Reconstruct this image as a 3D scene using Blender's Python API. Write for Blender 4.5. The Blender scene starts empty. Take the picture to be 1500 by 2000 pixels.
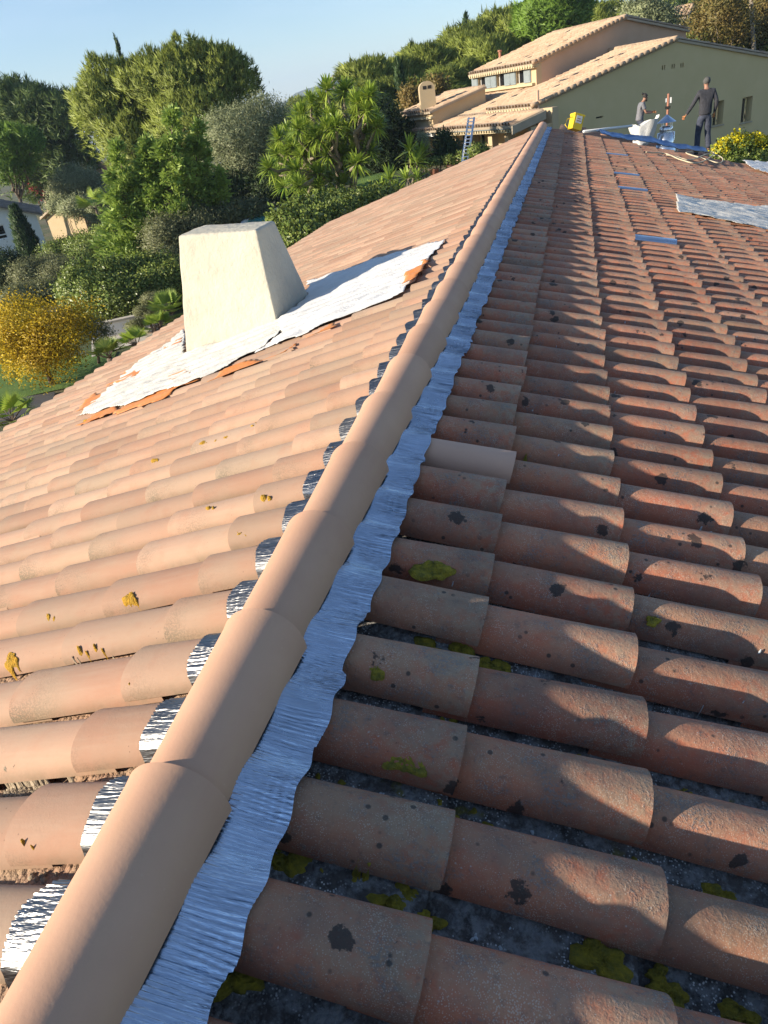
import bpy, bmesh, math, random
import numpy as np
from mathutils import Matrix, Vector
random.seed(7); RNG = np.random.default_rng(7)
S = bpy.context.scene
COL = S.collection
R_ = math.radians

# ------------------------------------------------------------------ camera, sky, sun, exposure
CAM = np.array([0.6558, 0.0, 0.9363]); FPX = 1399.07
YAW, PITCH, ROLL = -0.3066, 0.5196, 0.1622
Fw = np.array([math.sin(YAW)*math.cos(PITCH), math.cos(YAW)*math.cos(PITCH), -math.sin(PITCH)])
R0 = np.array([math.cos(YAW), -math.sin(YAW), 0.0]); U0 = np.cross(R0, Fw)
Rt = R0*math.cos(ROLL)-U0*math.sin(ROLL); Up = U0*math.cos(ROLL)+R0*math.sin(ROLL)
cam = bpy.data.cameras.new('camera'); co = bpy.data.objects.new('camera', cam); COL.objects.link(co)
m = Matrix(((Rt[0], Up[0], -Fw[0], CAM[0]), (Rt[1], Up[1], -Fw[1], CAM[1]), (Rt[2], Up[2], -Fw[2], CAM[2]), (0, 0, 0, 1)))
co.matrix_world = m
cam.sensor_fit = 'VERTICAL'; cam.sensor_height = 36.0; cam.sensor_width = 27.0
cam.lens = FPX/2000*36.0; cam.clip_start = 0.02; cam.clip_end = 9000
S.camera = co

SUN_DIR = Vector((1.0, 0.62, -0.408)).normalized()      # direction the light travels
sun_el = math.asin(-SUN_DIR.z); sx, sy = -SUN_DIR.x, -SUN_DIR.y
W = bpy.data.worlds.new('World'); S.world = W; W.use_nodes = True
nt = W.node_tree; nt.nodes.clear()
wo = nt.nodes.new('ShaderNodeOutputWorld'); bg = nt.nodes.new('ShaderNodeBackground')
sk = nt.nodes.new('ShaderNodeTexSky'); sk.sky_type = 'NISHITA'; sk.sun_disc = False
sk.sun_elevation = sun_el; sk.sun_rotation = math.atan2(sx, sy)
sk.air_density = 1.0; sk.dust_density = 0.15; sk.ozone_density = 2.4; sk.altitude = 60
bg.inputs['Strength'].default_value = 0.092
# thin high cirrus
tc = nt.nodes.new('ShaderNodeTexCoord'); mp = nt.nodes.new('ShaderNodeMapping'); mp.inputs['Scale'].default_value = (1.2, 1.2, 7.0)
mp.inputs['Rotation'].default_value = (0.0, 0.16, 0.0)
nz = nt.nodes.new('ShaderNodeTexNoise'); nz.inputs['Scale'].default_value = 2.2; nz.inputs['Detail'].default_value = 6
mr = nt.nodes.new('ShaderNodeMapRange'); mr.inputs[1].default_value = .48; mr.inputs[2].default_value = .8; mr.inputs[4].default_value = .22
mx = nt.nodes.new('ShaderNodeMixRGB'); mx.inputs[2].default_value = (6.0, 6.3, 6.8, 1)
nt.links.new(tc.outputs['Generated'], mp.inputs[0]); nt.links.new(mp.outputs[0], nz.inputs[0]); nt.links.new(nz.outputs[0], mr.inputs[0])
nt.links.new(mr.outputs[0], mx.inputs[0]); nt.links.new(sk.outputs[0], mx.inputs[1])
tn = nt.nodes.new('ShaderNodeMixRGB'); tn.blend_type = 'MULTIPLY'; tn.inputs[0].default_value = 1.0; tn.inputs[2].default_value = (.94, 1.0, 1.08, 1)
nt.links.new(mx.outputs[0], tn.inputs[1]); nt.links.new(tn.outputs[0], bg.inputs[0]); nt.links.new(bg.outputs[0], wo.inputs[0])
sl = bpy.data.lights.new('sun', 'SUN'); sl.energy = 5.0; sl.angle = R_(0.55); sl.color = (1.0, 0.87, 0.70)
so = bpy.data.objects.new('sun', sl); COL.objects.link(so); so.rotation_euler = SUN_DIR.to_track_quat('-Z', 'Y').to_euler()
S.view_settings.view_transform = 'Standard'; S.view_settings.look = 'None'; S.view_settings.gamma = 1.0
S.view_settings.exposure = 0.95; S.view_settings.use_curve_mapping = False
S.cycles.max_bounces = 6; S.cycles.transparent_max_bounces = 6; S.cycles.caustics_reflective = False; S.cycles.caustics_refractive = False

# ------------------------------------------------------------------ layout helpers (pixels of the photograph -> rays)
def ray(x, y):
    d = Rt*(x-750)-Up*(y-1000)+Fw*FPX
    return d/np.linalg.norm(d)
def at(x, y, Y):
    d = ray(x, y); return CAM+d*(Y/d[1])
def onplane(x, y, o, n):
    d = ray(x, y); return CAM+d*(np.dot(np.array(o)-CAM, n)/np.dot(d, n))
def atz(x, y, z): return onplane(x, y, (0, 0, z), np.array([0, 0, 1.]))
def ppm(P): return FPX/np.dot(np.array(P)-CAM, Fw)         # photo pixels per metre at P

# ------------------------------------------------------------------ object helpers
def thing(name, label, cat, loc=(0, 0, 0), group=None):
    o = bpy.data.objects.new(name, None); COL.objects.link(o); o.location = loc; o.empty_display_size = .2
    o['label'] = label; o['category'] = cat
    if group: o['group'] = group
    return o
def tag(o, label=None, cat=None, group=None, kind=None):
    for k, v in (('label', label), ('category', cat), ('group', group), ('kind', kind)):
        if v: o[k] = v
    return o
def adopt(o, parent, world=True):
    if parent is not None:
        o.parent = parent
        if world:
            if parent.parent is None: o.matrix_parent_inverse = Matrix.Translation(-parent.location)
LASTN = []
def mk(name, V, Fc, mat, parent=None, smooth=False, world=True, uv=None, tid=None):
    V = np.asarray(V, dtype=np.float32).reshape(-1, 3)
    me = bpy.data.meshes.new(name)
    if isinstance(Fc, np.ndarray):
        n, k = Fc.shape
        me.vertices.add(len(V)); me.vertices.foreach_set('co', V.ravel())
        me.loops.add(n*k); me.loops.foreach_set('vertex_index', Fc.astype(np.int32).ravel())
        me.polygons.add(n); me.polygons.foreach_set('loop_start', np.arange(0, n*k, k, dtype=np.int32))
        me.update(calc_edges=True)
    else:
        me.from_pydata([tuple(map(float, v)) for v in V], [], [tuple(int(i) for i in f) for f in Fc]); me.update()
    if uv is not None:
        l = me.uv_layers.new(name='uv'); idx = np.zeros(len(me.loops), dtype=np.int32); me.loops.foreach_get('vertex_index', idx)
        l.data.foreach_set('uv', np.asarray(uv, dtype=np.float32)[idx].ravel())
    if tid is not None:
        a = me.attributes.new('tid', 'FLOAT', 'FACE'); a.data.foreach_set('value', np.asarray(tid, dtype=np.float32))
    if smooth: me.polygons.foreach_set('use_smooth', np.ones(len(me.polygons), dtype=bool))
    me.materials.append(mat)
    if name in ('crown', 'foliage', 'flowers', 'leaf_pad') and LASTN and len(LASTN[0]) == len(V):
        me.polygons.foreach_set('use_smooth', np.ones(len(me.polygons), dtype=bool)); me.normals_split_custom_set_from_vertices(LASTN[0])
    o = bpy.data.objects.new(name, me); COL.objects.link(o)
    adopt(o, parent, world)
    return o
class MB:
    """collects pieces of ONE mesh"""
    def __init__(s): s.v = []; s.f = []; s.n = 0
    def add(s, v, f):
        v = [tuple(map(float, p)) for p in v]; s.v += v; s.f += [tuple(i+s.n for i in q) for q in f]; s.n += len(v); return s
    def hexa(s, p):   # 8 corners: bottom loop then top loop
        return s.add(p, [(3, 2, 1, 0), (4, 5, 6, 7), (0, 1, 5, 4), (1, 2, 6, 5), (2, 3, 7, 6), (3, 0, 4, 7)])
    def box(s, o, a, b, c):   # origin + three edge vectors
        o, a, b, c = map(np.array, (o, a, b, c)); return s.hexa([o, o+a, o+a+b, o+b, o+c, o+a+c, o+a+b+c, o+b+c])
    def tube(s, pts, r, n=8, caps=True):
        pts = [np.array(p, float) for p in pts]; rs = r if hasattr(r, '__len__') else [r]*len(pts)
        base = s.n; V = []
        for i, p in enumerate(pts):
            t = pts[min(i+1, len(pts)-1)]-pts[max(i-1, 0)]; t = t/(np.linalg.norm(t)+1e-9)
            a = np.cross(t, [0, 0, 1.]) if abs(t[2]) < .95 else np.cross(t, [1., 0, 0]); a /= np.linalg.norm(a); b = np.cross(t, a)
            for k in range(n): w = 2*math.pi*k/n; V.append(p+rs[i]*(a*math.cos(w)+b*math.sin(w)))
        Fq = [(i*n+k, i*n+(k+1) % n, (i+1)*n+(k+1) % n, (i+1)*n+k) for i in range(len(pts)-1) for k in range(n)]
        if caps: Fq += [tuple(range(n))[::-1], tuple((len(pts)-1)*n+k for k in range(n))]
        return s.add(V, Fq)
    def build(s, name, mat, parent=None, smooth=False, world=True, bevel=0):
        o = mk(name, np.array(s.v), s.f, mat, parent, smooth, world)
        bm = bmesh.new(); bm.from_mesh(o.data); bmesh.ops.recalc_face_normals(bm, faces=bm.faces)
        if bevel: bmesh.ops.bevel(bm, geom=list(bm.edges), offset=bevel, segments=2, affect='EDGES', profile=.6)
        bm.to_mesh(o.data); bm.free()
        return o

# ------------------------------------------------------------------ materials
def M_(name, rgb=(.5, .5, .5), rough=.7, metal=0., spec=.5):
    m = bpy.data.materials.new(name); m.use_nodes = True
    b = m.node_tree.nodes['Principled BSDF']; b.inputs['Base Color'].default_value = (*rgb, 1)
    b.inputs['Roughness'].default_value = rough; b.inputs['Metallic'].default_value = metal
    b.inputs['Specular IOR Level'].default_value = spec
    return m
class NT:
    def __init__(s, m): s.t = m.node_tree; s.b = s.t.nodes['Principled BSDF']; s.geo = None
    def n(s, ty, **k):
        o = s.t.nodes.new(ty)
        for a, v in k.items(): setattr(o, a, v)
        return o
    def l(s, a, b): s.t.links.new(a, b)
    def pos(s, scale=(1, 1, 1), obj=False):
        if obj: src = s.n('ShaderNodeTexCoord').outputs['Object']
        else: src = s.n('ShaderNodeNewGeometry').outputs['Position']
        mpn = s.n('ShaderNodeMapping'); mpn.inputs['Scale'].default_value = scale; s.l(src, mpn.inputs[0]); return mpn.outputs[0]
    def noise(s, scale, detail=4, rough=.6, vec=None, dist=0.):
        o = s.n('ShaderNodeTexNoise'); o.inputs['Scale'].default_value = scale; o.inputs['Detail'].default_value = detail
        o.inputs['Roughness'].default_value = rough; o.inputs['Distortion'].default_value = dist
        s.l(vec if vec is not None else s.pos(), o.inputs['Vector']); return o.outputs[0]
    def voro(s, scale, vec=None, feature='F1'):
        o = s.n('ShaderNodeTexVoronoi', feature=feature); o.inputs['Scale'].default_value = scale
        s.l(vec if vec is not None else s.pos(), o.inputs['Vector']); return o
    def rng(s, x, a, b, c=0., d=1.):
        o = s.n('ShaderNodeMapRange'); s.l(x, o.inputs[0])
        for i, v in enumerate((a, b, c, d)): o.inputs[i+1].default_value = v
        return o.outputs[0]
    def math(s, op, a, b=None, clamp=False):
        o = s.n('ShaderNodeMath', operation=op, use_clamp=clamp)
        for i, v in enumerate((a, b)):
            if v is None: continue
            if hasattr(v, 'links'): s.l(v, o.inputs[i])
            else: o.inputs[i].default_value = v
        return o.outputs[0]
    def mix(s, fac, a, b, mode='MIX'):
        o = s.n('ShaderNodeMixRGB', blend_type=mode)
        for i, v in enumerate((fac, a, b)):
            if hasattr(v, 'links'): s.l(v, o.inputs[i])
            elif i == 0: o.inputs[0].default_value = v
            else: o.inputs[i].default_value = (*v, 1)
        return o.outputs[0]
    def bump(s, h, strength=.3, dist=.01, nrm=None):
        o = s.n('ShaderNodeBump'); o.inputs['Strength'].default_value = strength; o.inputs['Distance'].default_value = dist
        s.l(h, o.inputs['Height'])
        if nrm is not None: s.l(nrm, o.inputs['Normal'])
        return o.outputs[0]
    def color(s, c): s.l(c, s.b.inputs['Base Color'])
    def normal(s, c): s.l(c, s.b.inputs['Normal'])
def noisy(name, a, b, scale=3., rough=.85, bump=.25, bscale=40., bdist=.01, metal=0., obj=False, lo=.35, hi=.65):
    m = M_(name, a, rough, metal); t = NT(m); v = t.pos(obj=obj)
    t.color(t.mix(t.rng(t.noise(scale, 6, .65, v), lo, hi), a, b)); t.normal(t.bump(t.noise(bscale, 5, .6, v), bump, bdist)); return m
def tilerand(t):
    a = t.n('ShaderNodeAttribute'); a.attribute_name = 'tid'; oi = t.n('ShaderNodeObjectInfo')
    return t.math('FRACT', t.math('ADD', a.outputs['Fac'], oi.outputs['Random']))
def tile_material(name, pal, aged, side):
    """clay tiles: pal = three kiln colours; aged = 0..1 amount of lichen and grime; uv.x metres from the open end, uv.y 0..1 over the arc"""
    m = M_(name, pal[0], .86); t = NT(m); r = tilerand(t); v = t.pos()
    r2 = t.math('FRACT', t.math('MULTIPLY', r, 7.31)); r3 = t.math('FRACT', t.math('MULTIPLY', r, 17.77))
    uv = t.n('ShaderNodeUVMap'); uv.uv_map = 'uv'; sp = t.n('ShaderNodeSeparateXYZ'); t.l(uv.outputs[0], sp.inputs[0])
    u, w = sp.outputs[0], sp.outputs[1]
    c = t.mix(t.rng(r, .0, .75), pal[0], pal[1]); c = t.mix(t.rng(r2, .72, .95, 0, .7), c, pal[2])
    big = t.noise(5.5, 5, .6, v); c = t.mix(t.rng(big, .35, .7, 0, .55), c, pal[2])
    fire = t.noise(14, 4, .6, v); c = t.mix(t.rng(fire, .5, .75, 0, .5), c, pal[3])
    streak = t.noise(1.0, 4, .6, t.pos((6, 60, 6)));  c = t.mix(t.rng(streak, .45, .7, 0, .22), c, pal[4])
    fine = t.noise(170, 3, .7, v); med = t.noise(38, 5, .65, v)
    if side == 'R':
        # dust and lichen grey on the upward facing crest
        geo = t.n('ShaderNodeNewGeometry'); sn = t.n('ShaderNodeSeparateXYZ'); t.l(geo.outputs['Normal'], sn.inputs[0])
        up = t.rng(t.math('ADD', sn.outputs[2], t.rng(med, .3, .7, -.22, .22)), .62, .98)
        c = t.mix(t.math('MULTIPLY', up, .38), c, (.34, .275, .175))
        endm = t.math('MULTIPLY', t.rng(u, .02, .22, 1, 0), t.rng(med, .38, .6)); c = t.mix(t.math('MULTIPLY', endm, .6), c, (.30, .25, .17))
        crust = t.math('MULTIPLY', t.rng(t.noise(11, 5, .7, v), .52, .62), t.rng(fine, .45, .6)); c = t.mix(t.math('MULTIPLY', crust, .75), c, (.20, .20, .19))
        spk = t.voro(310, v); dense = t.rng(t.noise(9, 5, .7, v), .42, .66); fl = t.math('MULTIPLY', t.rng(t.math('SUBTRACT', spk.outputs['Distance'], t.math('MULTIPLY', dense, .22)), .12, .24, 1, 0), t.rng(t.noise(70, 3, .6, v), .38, .52))
        grime = t.rng(t.noise(6.5, 6, .7, v), .46, .72, 0, .6); c = t.mix(grime, c, (.17, .11, .085)); crack = t.rng(t.noise(55, 5, .7, v), .56, .68, 0, .5); c = t.mix(crack, c, (.15, .10, .08))
        c = t.mix(t.math('MULTIPLY', fl, .6), c, (.50, .42, .33))
        big2 = t.voro(60, v); b2 = t.math('MULTIPLY', t.rng(big2.outputs['Distance'], .08, .13, 1, 0), t.rng(t.noise(7, 3, .6, v), .52, .6)); c = t.mix(t.math('MULTIPLY', b2, .5), c, (.46, .46, .42))
        pb = t.voro(7.5, v); edge = t.math('ADD', pb.outputs['Distance'], t.rng(med, .3, .7, -.10, .10)); blk = t.rng(edge, .13, .155, 1, 0)
        c = t.mix(t.math('MULTIPLY', blk, .85), c, (.022, .024, .022))
        pb2 = t.voro(23, v); blk2 = t.math('MULTIPLY', t.rng(pb2.outputs['Distance'], .10, .15, 1, 0), t.rng(t.noise(4, 2, .5, v), .5, .55))
        c = t.mix(t.math('MULTIPLY', blk2, .8), c, (.03, .03, .028))
        h = t.math('ADD', t.math('MULTIPLY', fine, .5), t.math('MULTIPLY', crust, .8)); h = t.math('ADD', h, med)
        t.normal(t.bump(h, .55, .004))
    else:
        endm = t.math('MULTIPLY', t.rng(u, .0, .20, 1, 0), t.rng(t.noise(6, 3, .6, v), .4, .62)); endm = t.math('MULTIPLY', endm, t.rng(r3, .1, .5)); side_ = t.rng(t.math('ABSOLUTE', t.math('SUBTRACT', w, .5)), .0, .45, .35, 1.)
        endm = t.math('MULTIPLY', endm, side_); spk = t.rng(t.math('ADD', t.noise(210, 3, .75, v), t.math('MULTIPLY', endm, .10)), .50, .58)
        c = t.mix(t.math('MULTIPLY', t.math('MULTIPLY', endm, spk), .95), c, (.15, .13, .085))
        foot = t.math('MULTIPLY', t.rng(t.math('ABSOLUTE', t.math('SUBTRACT', w, .5)), .34, .5), t.rng(t.noise(12, 4, .6, v), .42, .6))
        c = t.mix(t.math('MULTIPLY', foot, .55), c, (.26, .20, .125))
        dust = t.math('MULTIPLY', t.rng(t.noise(3.1, 3, .6, v), .45, .7), .35); c = t.mix(dust, c, (.37, .29, .19))
        dots = t.voro(60, v); dm = t.math('MULTIPLY', t.rng(dots.outputs['Distance'], .07, .12, 1, 0), t.rng(t.noise(9, 2, .6, v), .5, .6))
        c = t.mix(t.math('MULTIPLY', dm, .5), c, (.10, .07, .045))
        h = t.math('ADD', t.math('MULTIPLY', fine, .35), t.math('MULTIPLY', endm, spk)); h = t.math('ADD', h, t.math('MULTIPLY', med, .6))
        t.normal(t.bump(h, .4, .003))
    val = t.n('ShaderNodeHueSaturation'); t.l(c, val.inputs['Color']); t.l(t.rng(r3, 0, 1, .82, 1.16), val.inputs['Value']); t.color(val.outputs[0])
    return m
MAT = {}
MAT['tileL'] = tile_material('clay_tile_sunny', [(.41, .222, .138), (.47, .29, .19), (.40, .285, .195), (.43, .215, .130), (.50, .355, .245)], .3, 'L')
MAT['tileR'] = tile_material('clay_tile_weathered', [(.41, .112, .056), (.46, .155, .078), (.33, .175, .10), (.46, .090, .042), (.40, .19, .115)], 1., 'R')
def pan_mat(name, dark, light, amount):
    m = M_(name, dark[0], .9); t = NT(m); v = t.pos(); med = t.noise(26, 6, .7, v); fine = t.noise(150, 3, .7, v)
    c = t.mix(t.rng(t.noise(7, 5, .7, v), .35, .65), dark[0], dark[1])
    c = t.mix(t.math('MULTIPLY', t.rng(med, .44, .58), amount*.75), c, light[0])
    sp = t.voro(170, v); f = t.math('MULTIPLY', t.rng(sp.outputs['Distance'], .2, .34, 1, 0), t.rng(t.noise(10, 4, .6, v), .46, .58))
    c = t.mix(t.math('MULTIPLY', f, amount), c, light[1])
    y = t.math('MULTIPLY', t.rng(t.noise(8.5, 3, .6, v), .64, .68), t.rng(fine, .3, .5)); c = t.mix(t.math('MULTIPLY', y, amount*.8), c, (.20, .17, .025))
    t.color(c); g2 = t.voro(75, v); t.normal(t.bump(t.math('ADD', t.math('ADD', med, t.math('MULTIPLY', fine, .6)), t.math('MULTIPLY', g2.outputs['Distance'], -.9)), 1.0, .011)); return m
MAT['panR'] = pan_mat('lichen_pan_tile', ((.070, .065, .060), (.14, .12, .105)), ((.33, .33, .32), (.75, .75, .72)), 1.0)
MAT['panL'] = pan_mat('dusty_pan_tile', ((.41, .23, .145), (.38, .26, .17)), ((.36, .26, .16), (.42, .34, .22)), .35)
def ridge_mat():
    m = M_('new_ridge_clay', (.66, .36, .23), .72); t = NT(m); v = t.pos(); r = tilerand(t)
    c = t.mix(t.rng(t.noise(3.0, 4, .6, v), .35, .65), (.52, .295, .185), (.58, .345, .22))
    c = t.mix(t.rng(t.noise(1.5, 5, .6, t.pos((30, 4, 30))), .45, .7, 0, .35), c, (.56, .34, .20))
    d = t.voro(40, v); c = t.mix(t.math('MULTIPLY', t.rng(d.outputs['Distance'], .05, .09, 1, 0), .35), c, (.62, .43, .28))
    hs = t.n('ShaderNodeHueSaturation'); t.l(c, hs.inputs['Color']); t.l(t.rng(r, 0, 1, .93, 1.06), hs.inputs['Value']); t.color(hs.outputs[0])
    t.normal(t.bump(t.math('ADD', t.noise(120, 4, .6, v), t.noise(9, 3, .5, v)), .18, .002)); return m
MAT['ridge'] = ridge_mat()
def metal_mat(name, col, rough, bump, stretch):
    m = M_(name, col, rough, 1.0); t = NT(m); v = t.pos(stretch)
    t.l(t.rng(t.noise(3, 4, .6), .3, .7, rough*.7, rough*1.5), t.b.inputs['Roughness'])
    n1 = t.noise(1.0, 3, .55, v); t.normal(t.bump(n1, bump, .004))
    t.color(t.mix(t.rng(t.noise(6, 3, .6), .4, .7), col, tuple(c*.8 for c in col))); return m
MAT['foil'] = metal_mat('pleated_aluminium_sky_tint', (.64, .73, .84), .22, .8, (14, 170, 14))  # blue sky reflection tinted into the aluminium base colour
MAT['foilL'] = metal_mat('pleated_aluminium_sunny', (.27, .27, .265), .36, .9, (14, 210, 14))  # darker copy of the same aluminium, sun glare toned down in the colour
MAT['bluemetal'] = metal_mat('blue_grey_sheet_metal', (.62, .69, .77), .3, .5, (20, 20, 20))
MAT['steel'] = metal_mat('stainless_steel', (.80, .81, .82), .25, .1, (5, 5, 60))
MAT['render_cream'] = noisy('cream_plaster', (.44, .41, .325), (.51, .48, .38), 2.2, .9, .8, 9, .03)
MAT['deck'] = noisy('roof_underlay', (.05, .04, .035), (.08, .06, .05))
MAT['wall_own'] = noisy('beige_house_render', (.52, .42, .30), (.46, .37, .26))
def sheet_mat(name, a, b, tr):
    m = M_(name, a, .75, 0, .25); t = NT(m); v = t.pos(); t.color(t.mix(t.rng(t.noise(4, 5, .6, v), .4, .7), a, b))
    cr = t.noise(11, 6, .7, v, 1.5); t.normal(t.bump(t.math('ADD', cr, t.math('MULTIPLY', t.noise(34, 4, .6, v, 1.), .4)), .5, .02))
    t.b.inputs['Subsurface Weight'].default_value = 0
    return m
MAT['sheet'] = sheet_mat('white_plastic_film', (.68, .68, .66), (.60, .59, .55), 0)
MAT['sheet_dirty'] = sheet_mat('mortar_stained_film', (.68, .66, .59), (.58, .55, .48), 0)
MAT['orange'] = noisy('orange_membrane', (.62, .19, .03), (.55, .24, .08), 8, .6)
MAT['moss'] = noisy('yellow_green_moss', (.40, .30, .022), (.17, .15, .022), 60, .95, 1.0, 260, .006)
MAT['moss_orange'] = noisy('orange_lichen_moss', (.58, .31, .02), (.36, .22, .025), 60, .95, 1.0, 240, .006)
MAT['mortar'] = noisy('old_mortar', (.42, .34, .24), (.28, .22, .15), 40, .95, .8, 120, .006)
MAT['chip'] = noisy('white_plaster_crumbs', (.55, .60, .62), (.42, .44, .44), 40, .9, .6, 120, .004)
def leaf_mat(name, a, b, c2=None, trans=.34, rough=.55):
    m = bpy.data.materials.new(name); m.use_nodes = True; t = NT(m); t.b.inputs['Roughness'].default_value = rough
    t.b.inputs['Specular IOR Level'].default_value = .35
    g = t.n('ShaderNodeNewGeometry'); rr = g.outputs['Random Per Island']
    c = t.mix(rr, a, b); c = t.mix(t.rng(t.noise(.9, 3, .6), .35, .65, 0, .6), c, c2 or tuple(x*.75 for x in a)); t.color(c)
    tl = t.n('ShaderNodeBsdfTranslucent'); t.l(c, tl.inputs[0]); ms = t.n('ShaderNodeMixShader'); ms.inputs[0].default_value = trans
    out = t.t.nodes['Material Output']; t.l(t.b.outputs[0], ms.inputs[1]); t.l(tl.outputs[0], ms.inputs[2]); t.l(ms.outputs[0], out.inputs[0])
    return m
MAT['pine'] = leaf_mat('pine_needles', (0.222, 0.281, 0.048), (0.390, 0.446, 0.088), (0.167, 0.216, 0.048))
MAT['pine_dark'] = leaf_mat('dark_pine_needles', (0.100, 0.161, 0.042), (0.203, 0.276, 0.068), (0.073, 0.126, 0.042))
MAT['pine_bright'] = leaf_mat('bright_stone_pine_needles', (0.155, 0.272, 0.034), (0.240, 0.383, 0.050))
MAT['cedar'] = leaf_mat('cypress_sprays', (0.225, 0.324, 0.060), (0.419, 0.534, 0.099), (0.150, 0.230, 0.055))
MAT['olive'] = leaf_mat('olive_leaves', (0.244, 0.282, 0.136), (0.429, 0.459, 0.254), (0.173, 0.209, 0.100))
MAT['yucca'] = leaf_mat('yucca_blades', (0.217, 0.333, 0.038), (0.438, 0.526, 0.084), (0.147, 0.229, 0.038), .3, .4)
MAT['hedge'] = leaf_mat('laurel_leaves', (0.134, 0.210, 0.037), (0.322, 0.368, 0.085), (0.095, 0.148, 0.035), .2, .4)
MAT['shrub'] = leaf_mat('grey_green_shrub_leaves', (0.184, 0.205, 0.091), (0.290, 0.300, 0.150))
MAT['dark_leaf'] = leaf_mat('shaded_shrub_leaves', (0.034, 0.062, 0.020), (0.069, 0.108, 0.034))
MAT['yellow_leaf'] = leaf_mat('golden_autumn_leaves', (0.786, 0.587, 0.027), (0.513, 0.427, 0.042), (0.581, 0.355, 0.027), .4)
MAT['autumn'] = leaf_mat('thin_autumn_leaves', (.24, .20, .055), (.13, .14, .04), (.28, .17, .05), .3)
MAT['flower'] = leaf_mat('yellow_flower_heads', (.72, .62, .015), (.55, .50, .02), (.7, .6, .02), .3)
MAT['red_leaf'] = leaf_mat('bougainvillea_flowers', (.50, .03, .05), (.60, .08, .09), None, .3)
MAT['bark'] = noisy('bark', (.12, .085, .06), (.19, .145, .105), 5, .95, .8, 30, .03)
MAT['bark_pale'] = noisy('pale_bark', (.30, .25, .18), (.22, .18, .13), 5, .95, .8, 30, .03)
MAT['cypress'] = leaf_mat('column_cypress_leaves', (0.040, 0.084, 0.030), (0.092, 0.157, 0.045))

# ------------------------------------------------------------------ terrain
def sm(x, a, b):
    t = np.clip((x-a)/(b-a), 0, 1); return t*t*(3-2*t)
def terr(x, y):
    x = np.asarray(x, float); y = np.asarray(y, float)
    z = -4.5+2.3*sm(y, 22, 36)*sm(x, -24, -8)*(1-.85*sm(x, -3, 2)*(1-sm(y, 50, 60)))-1.5*sm(-x, 25, 50)
    z = z+2.6*sm(y, 54, 70)*sm(x, -4, 14)+sm(y, 60, 150)*sm(x, -30, 30)*7.0+0.15*np.sin(x*.21+1)*np.sin(y*.17)
    return z
def ground_at(px, py, lo=5., hi=400.):
    d = ray(px, py)
    for t in np.linspace(lo, hi, 4000):
        P = CAM+d*t
        if P[2] < terr(P[0], P[1]): return P
    return CAM+d*hi
g1 = np.concatenate([np.linspace(-2500, -130, 14), np.linspace(-120, 120, 121), np.linspace(130, 2500, 14)])
g2 = np.concatenate([np.linspace(-900, -35, 8), np.linspace(-30, 210, 121), np.linspace(220, 3500, 16)])
X, Y = np.meshgrid(g1, g2, indexing='ij'); Z = terr(X, Y)-sm(np.hypot(X, Y), 250, 2500)*12
ny = len(g2); ii, jj = np.meshgrid(np.arange(len(g1)-1), np.arange(ny-1), indexing='ij'); a = (ii*ny+jj).ravel()
def ground_mat():
    m = M_('garden_ground', (.08, .08, .03), .95); t = NT(m)
    c = t.mix(t.rng(t.noise(.35, 6, .65), .4, .6), (.055, .085, .02), (.15, .125, .07)); c = t.mix(t.rng(t.noise(1.7, 5, .7), .5, .7), c, (.05, .06, .02))
    t.color(c); t.normal(t.bump(t.noise(6, 6, .7), .8, .08)); return m
gr = mk('ground', np.stack([X.ravel(), Y.ravel(), Z.ravel()], 1), np.stack([a, a+ny, a+ny+1, a+1], 1), ground_mat(), smooth=True)
tag(gr, 'grassy and earthy garden ground around the houses', kind='structure')
def patch(name, pts, mat, lift, label, kind='structure', nx=26):
    """a ground sheet over a quadrilateral of plan points, following the terrain"""
    p = [np.array(q[:2], float) for q in pts]; V = []
    for i in range(nx+1):
        for j in range(nx+1):
            u, v = i/nx, j/nx; q = p[0]*(1-u)*(1-v)+p[1]*u*(1-v)+p[2]*u*v+p[3]*(1-u)*v
            V.append((q[0], q[1], terr(*q)+lift))
    Fq = [(i*(nx+1)+j, (i+1)*(nx+1)+j, (i+1)*(nx+1)+j+1, i*(nx+1)+j+1) for i in range(nx) for j in range(nx)]
    o = mk(name, V, Fq, mat, smooth=True); tag(o, label, kind=kind); return o
def lawn_mat():
    m = M_('lawn', (.1, .2, .03), .9); t = NT(m); c = t.mix(t.rng(t.noise(.8, 5, .7), .35, .65), (.085, .17, .022), (.14, .23, .035))
    c = t.mix(t.rng(t.noise(22, 4, .7), .4, .65, 0, .5), c, (.05, .10, .015)); t.color(c); t.normal(t.bump(t.noise(30, 5, .7), 1., .04)); return m
MAT['lawn'] = lawn_mat()
MAT['stone'] = noisy('pale_stone_paving', (.46, .41, .33), (.55, .50, .41), 1.5, .9, .3, 8, .02)

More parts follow.
